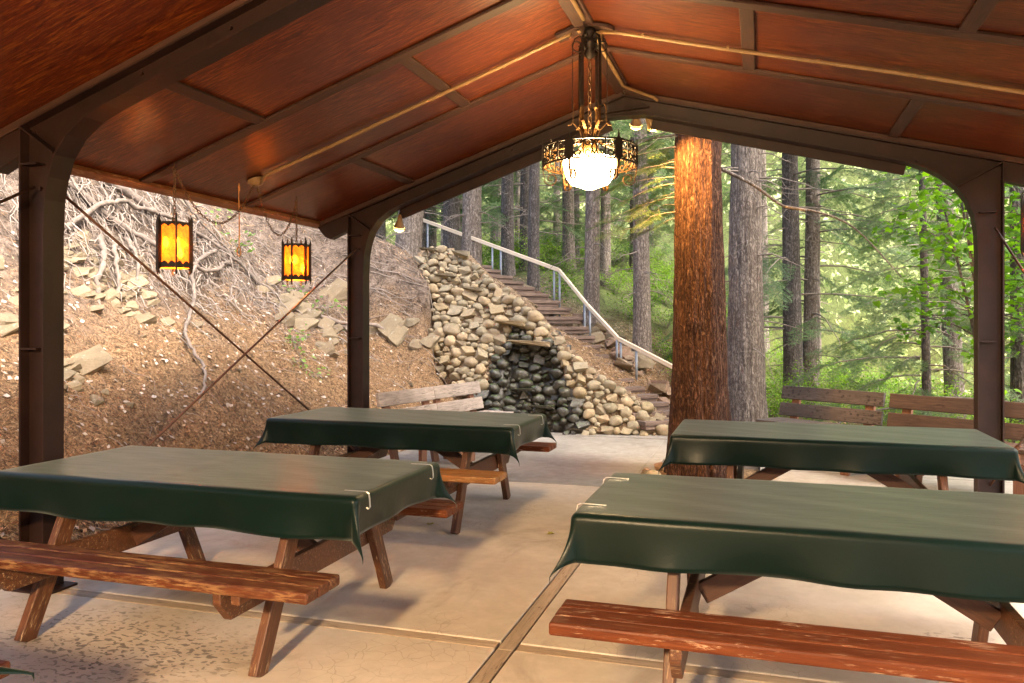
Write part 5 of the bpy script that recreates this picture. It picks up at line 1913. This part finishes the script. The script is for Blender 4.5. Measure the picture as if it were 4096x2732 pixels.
GT = 'grey-barked firs behind the steps'
gz = lambda x, y, d=0.0: ground(x, y) + d
tree('fir_tree', -6.34, 13.5, gz(-6.34, 13.5, -.25), .255, 15, m_bark, CROWN_HI[0], 'thick leaning fir trunk at the upper end of the handrail', GT, 1, (.10, 0), 1.5)
tree('fir_tree', -5.19, 14.0, gz(-5.19, 14, -.25), .20, 15, m_bark, CROWN_HI[1], 'fir trunk that the handrail passes behind, above the stone wall', GT, 2, (.035, 0), 1.5, rot=1)
tree('fir_tree', -6.7, 17.0, gz(-6.7, 17, -.1), .22, 15, m_bark_d, CROWN_HI[0], 'dark fir trunk behind the top of the handrail', GT, 3, (.01, 0), rot=2)
tree('fir_tree', -5.03, 16.0, gz(-5.03, 16, -.1), .148, 14, m_bark_d, CROWN_HI[1], 'slim dark fir behind the upper steps, left of its slimmer neighbour', GT, 4, (.0, 0), rot=3)
tree('fir_tree', -4.05, 14.5, gz(-4.05, 14.5, -.1), .118, 14, m_bark_d, CROWN_HI[0], 'slimmest dark fir rising right behind the upper handrail', GT, 5, (.0, 0), rot=4)
tree('fir_tree', -2.76, 13.5, gz(-2.76, 13.5, -.1), .145, 14, m_bark, CROWN_HI[1], 'straight grey fir seen below the chandelier', GT, 6, (.0, 0), rot=5)
tree('fir_tree', -3.38, 18.0, gz(-3.38, 18, -.1), .13, 14, m_bark, CROWN_HI[0], 'thin fir farther back, just beyond the one below the chandelier', GT, 7, (.0, 0), rot=1.5)
tree('fir_tree', -1.85, 13.0, gz(-1.85, 13, -.1), .15, 15, m_bark, CROWN_HI[1], 'straight grey fir between the chandelier and the big trunk', GT, 8, (.0, 0), rot=2.5)
# the big red-brown trunk and its neighbours
big_crown = crown_mesh('crown', 411, 4.4, 15, 3.0, 30, .3, per=5, bs=.85, dead=10, dead_z=(3.2, 6))
t = tree('fir_tree', -0.565, 7.98, -0.03, .262, 17, m_bark_big, None, 'massive red-brown tree trunk lit orange, standing in the patio', None, 9, (.012, 0.0), 1.42, 200, 330, knot=((1.5, 4.5, .07, .10), (1.48, 5.9, .06, .10), (0.9, 4.1, .16, .05)), amp=.05, furrow=.034)
obj('crown', big_crown, t)
yb = crown_mesh('low_bough', 77, 2.5, 3.5, 0.9, 15, .2, boughs=BOUGHS_FINE, per=5, bs=.42, mats=[m_twig, m_needle_y], cone=False, sectors=[(2.7, 3.6)])
obj('low_bough', yb, t)
mb = MB()
mb.tube(catmull([(0.2, 0.05, 3.0), (0.5, 0.25, 2.86), (0.8, 0.45, 2.66), (1.05, 0.5, 2.62), (1.45, 0.6, 2.45), (1.9, 0.7, 1.95)], 5), [.02 * (1 - .028 * i) for i in range(26)], 6)
mb.tube(catmull([(0.8, 0.45, 2.66), (0.95, 0.4, 2.62), (1.0, 0.38, 2.6)], 3), .016, 5)
obj('bare_branch', mb.mesh('bare_branch', m_bark_d, True), t)
tree('fir_tree', -0.12, 10.8, -0.06, .238, 16, m_bark, CROWN_HI[0], 'thick grey trunk directly behind the big red-brown trunk', 'trees behind the benches', 10, (-.006, 0), 1.2, 120, 220, rot=.7, amp=.04, furrow=.045)
tree('fir_tree', 0.58, 14.0, gz(0.58, 14, -.1), .165, 15, m_bark_d, CROWN_LO[0], 'dark grey leaning trunk, the darker of a close pair', 'trees behind the benches', 11, (-.03, 0), rot=1)
tree('fir_tree', 0.83, 14.5, gz(0.83, 14.5, -.1), .148, 15, m_bark_p, CROWN_LO[1], 'mottled straight trunk, the paler of a close pair', 'trees behind the benches', 12, (.0, 0), rot=2.2)
tree('fir_tree', 1.98, 11.0, gz(1.98, 11, -.1), .062, 6.5, m_bark_d, CROWN_SM, 'young thin fir with spreading boughs beside the far post', 'trees behind the benches', 13, (-.02, 0), n=12)
tree('fir_tree', 2.9, 14.0, gz(2.9, 14, -.1), .155, 14, m_bark_p, CROWN_LO[2], 'pale mottled trunk behind the young fir', 'trees behind the benches', 14, (-.035, 0), rot=4)
tree('fir_tree', 3.0, 11.0, gz(3.0, 11, -.1), .13, 13, m_bark_d, CROWN_HI[1], 'dark trunk on the outer side of the far post', 'trees behind the benches', 15, (.0, 0), rot=2)


for (x, y, sd_, lb) in ((5.2, 8.3, 61, 'unseen fir added to shade the open side, level with the far post'), (4.7, 5.2, 62, 'unseen fir added to shade the open side, level with the second row'), (5.6, 1.6, 63, 'unseen fir added to shade the open side near the viewer')):  # out of view, added to keep sun off the slab and dim side light
    tree('fir_tree', x, y, gz(x, y, -.1), .17, 14, m_bark, CROWN_HI[sd_ % 2], lb, 'added shade trees outside the open side', sd_, rot=sd_)


# maple: real leaves on arching twigs
def maple_tree(x, y, z, seed, label, H, spread, nleaf, trunk_r=.03):
    g = np.random.default_rng(seed); r = random.Random(seed)
    t = empty('maple_tree', (x, y, z))
    mb = MB()
    tips = []
    for i in range(5):
        az = r.uniform(0, 6.28)
        base = [Vector((0, 0, -.1)), Vector((.12 * math.cos(az), .12 * math.sin(az), H * .35)), Vector((.35 * math.cos(az), .35 * math.sin(az), H * .7)), Vector((.6 * math.cos(az), .6 * math.sin(az), H * r.uniform(.9, 1.05)))]
        st = catmull(base, 6)
        mb.tube(st, [trunk_r * (1 - .8 * k / (len(st) - 1)) for k in range(len(st))], 6, False)
        for j in range(11):
            q = st[r.randint(6, len(st) - 1)]
            a = r.uniform(0, 6.28); L = spread * r.uniform(.5, 1.1)
            e = q + Vector((math.cos(a) * L, math.sin(a) * L, r.uniform(-.45, .35)))
            m = q.lerp(e, .5) + Vector((0, 0, r.uniform(.05, .28)))
            br = catmull([q, m, e], 5)
            mb.tube(br, [.008 * (1 - .8 * k / (len(br) - 1)) for k in range(len(br))], 4, False)
            tips += br[3:]
    obj('trunk', mb.mesh('trunk', m_bark_d, True), t)
    T = np.array([tuple(p) for p in tips])
    n = nleaf
    c = T[g.integers(0, len(T), n)] + g.normal(0, .075, (n, 3))
    # lobed outline in the leaf plane
    lob = [(0, 0), (.30, -.10), (.46, .02), (.36, .24), (.52, .42), (.30, .48), (.16, .60), (0, 1.0), (-.16, .60), (-.30, .48), (-.52, .42), (-.36, .24), (-.46, .02), (-.30, -.10)]
    k = len(lob)
    D = unit(np.stack([g.normal(0, 1, n), g.normal(0, 1, n), g.normal(-.35, .4, n)], 1))
    Nn = unit(np.stack([g.normal(0, .5, n), g.normal(0, .5, n), np.ones(n)], 1))
    S = unit(np.cross(D, Nn)); Nn = np.cross(S, D)
    sz = g.uniform(.05, .10, n)[:, None]
    lo = np.array(lob)
    V = c[:, None, :] + sz[:, :, None] * (S[:, None, :] * lo[None, :, :1] + D[:, None, :] * lo[None, :, 1:] + Nn[:, None, :] * (-.25 * np.abs(lo[None, :, :1]) - .12 * lo[None, :, 1:] ** 2))
    ctr = c + D * sz * .3
    VV = np.concatenate([V, ctr[:, None, :]], 1).reshape(-1, 3)
    base = (np.arange(n) * (k + 1))[:, None, None]
    tri = np.array([(i, (i + 1) % k, k) for i in range(k)])[None]
    FF = (base + tri).reshape(-1, 3)
    obj('foliage', np_mesh('foliage', VV, FF, m_maple), t)
    return tag(t, label, 'tree', 'leafy maples beyond the benches')


maple_tree(2.35, 9.6, gz(2.35, 9.6, -.05), 5, 'bright green leafy maple hanging over the benches by the far post', 3.4, 1.15, 1900)
maple_tree(3.1, 9.6, gz(3.1, 9.6, -.05), 6, 'bright green leafy maple on the outer side of the far post', 3.0, .8, 900)

# shrubs on the slope
SHR = [shrub_mesh(600 + i, 900, (0.62, 0.62), (.028, .055)) for i in range(4)]
ns = 0
rr = random.Random(77)
for i in range(900):
    if ns >= 110: break
    y = rr.uniform(12.2, 24); x = rr.uniform(-7.5, 4.5)
    if x < -3.0 and y < 14.3: continue
    if y < 13.6 and x < -1.0: continue
    t = lerp(TOE, y) - x
    m = Matrix.Translation((x, y, ground(x, y) - .03)) @ Matrix.Rotation(rr.uniform(0, 6.28), 4, 'Z') @ Matrix.Diagonal((*(3 * [rr.uniform(.7, 1.35)]), 1))
    o = obj('shrub', SHR[ns % 4], None, m)
    tag(o, 'bright green leafy shrub in the undergrowth of the wooded slope', 'shrub', 'shrubs in the undergrowth')
    ns += 1
# a few low shrubs just behind the benches
for (x, y, s) in ((0.15, 12.0, .9), (0.7, 11.6, .8), (1.3, 10.9, .9), (1.9, 10.4, .8), (2.5, 9.9, .9), (0.4, 12.9, 1.0), (1.1, 12.6, 1.1), (2.7, 11.9, 1.1), (3.3, 10.6, 1.0), (-.7, 12.0, .7), (-1.1, 12.7, .8), (-1.5, 13.9, .9)):
    o = obj('shrub', SHR[int(x * 10) % 4], None, Matrix.Translation((x, y, ground(x, y) - .03)) @ Matrix.Rotation(x * 9, 4, 'Z') @ Matrix.Diagonal((s, s, s, 1)))
    tag(o, 'bright green low shrub growing just beyond the benches and tree trunks', 'shrub', 'shrubs beyond the benches')

# herbs on the bank
HER = [shrub_mesh(700 + i, 26, (0.16, 0.14), (.05, .085), m_herb, 4) for i in range(3)]
for (t, y, s, lb) in ((1.22, 8.3, 1.0, 'small green sapling on the bank between the crossing rods'), (1.45, 8.5, 1.1, 'upper green seedling on the bank between the crossing rods'), (1.04, 8.32, .7, 'lowest tiny green seedling between the crossing rods'),
                      (2.45, 9.75, 1.1, 'broad-leaved herb beside the curved knee of the far post'), (2.15, 9.95, 1.2, 'light green herb on the bank right of the far post top'), (1.95, 10.2, .9, 'small light green herb below the leaning fir'),
                      (2.9, 9.2, 1.2, 'leafy herb under the eave at the far post'), (3.1, 8.9, 1.1, 'green herb under the roof edge near the far post')):
    p = bank_pt(t, y)
    o = obj('herb', HER[int(y * 10) % 3], None, Matrix.Translation(p) @ Matrix.Rotation(t * 9, 4, 'Z') @ Matrix.Diagonal((s, s, s, 1)))
    tag(o, lb, 'plant', 'green herbs on the bank')

# woods farther back
rr = random.Random(31)
FT = [trunk_mesh('trunk', .16, .06, 15, m, 800 + i, 10, 14, 1.2) for i, m in enumerate((m_bark, m_bark_d, m_bark_p))]
nf = 0
for i in range(400):
    if nf >= 26: break
    y = rr.uniform(17, 36); x = rr.uniform(-14, 10)
    if -1.4 < (x - 0.15 * y) < 2.6: continue        # leave the gap to the bright valley
    t = empty('fir_tree', (x, y, ground(x, y) - .15), rr.uniform(0, 6.28))
    obj('trunk', FT[nf % 3], t)
    c = CROWN_LO[nf % 3] if rr.random() < .75 else CROWN_HI[nf % 2]
    obj('crown', c, t, WM[t.name] @ Matrix.Diagonal((*(3 * [rr.uniform(.9, 1.15)]), 1)))
    tag(t, 'fir tree deep in the woods behind', 'tree', 'firs in the woods behind')
    nf += 1

# the far side of the valley: a wooded slope that reads as one mass
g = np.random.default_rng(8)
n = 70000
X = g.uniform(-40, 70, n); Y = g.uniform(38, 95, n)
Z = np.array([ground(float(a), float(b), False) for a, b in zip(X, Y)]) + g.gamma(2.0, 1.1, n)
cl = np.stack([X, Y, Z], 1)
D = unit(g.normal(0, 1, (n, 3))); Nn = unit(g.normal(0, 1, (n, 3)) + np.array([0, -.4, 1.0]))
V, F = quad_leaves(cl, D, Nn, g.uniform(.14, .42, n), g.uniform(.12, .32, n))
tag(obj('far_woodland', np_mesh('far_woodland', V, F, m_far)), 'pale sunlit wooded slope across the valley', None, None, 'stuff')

# fallen leaves on the patio
def fallen_leaf(x, y, rz, s, label):
    mb = MB()
    lob = [(0, 0), (.30, -.10), (.46, .02), (.36, .24), (.52, .42), (.30, .48), (.16, .60), (0, 1.0), (-.16, .60), (-.30, .48), (-.52, .42), (-.36, .24), (-.46, .02), (-.30, -.10)]
    k = len(lob)
    v = [(a * s, b * s, .004 + s * (.28 * abs(a) + .05 * math.sin(7 * b))) for a, b in lob] + [(0, .3 * s, .004)]
    mb.add(v, [(i, (i + 1) % k, k) for i in range(k)])
    return tag(mb.build('fallen_leaf', m_fallen, None, mw=Matrix.Translation((x, y, 0.0)) @ Matrix.Rotation(rz, 4, 'Z')), label, 'leaf', 'fallen leaves on the patio')


m_fallen = leafmat('fallen_leaf_yellow', [(0.20, 0.20, 0.04), (0.30, 0.26, 0.06)], 0.2, 0.7)
fallen_leaf(-2.28, 5.36, 0.8, .06, 'yellow-green fallen leaf on the patio beside the bank-side bench end')
fallen_leaf(-1.37, 5.38, 2.1, .06, 'yellow-green fallen leaf on the patio in the aisle between the tables')
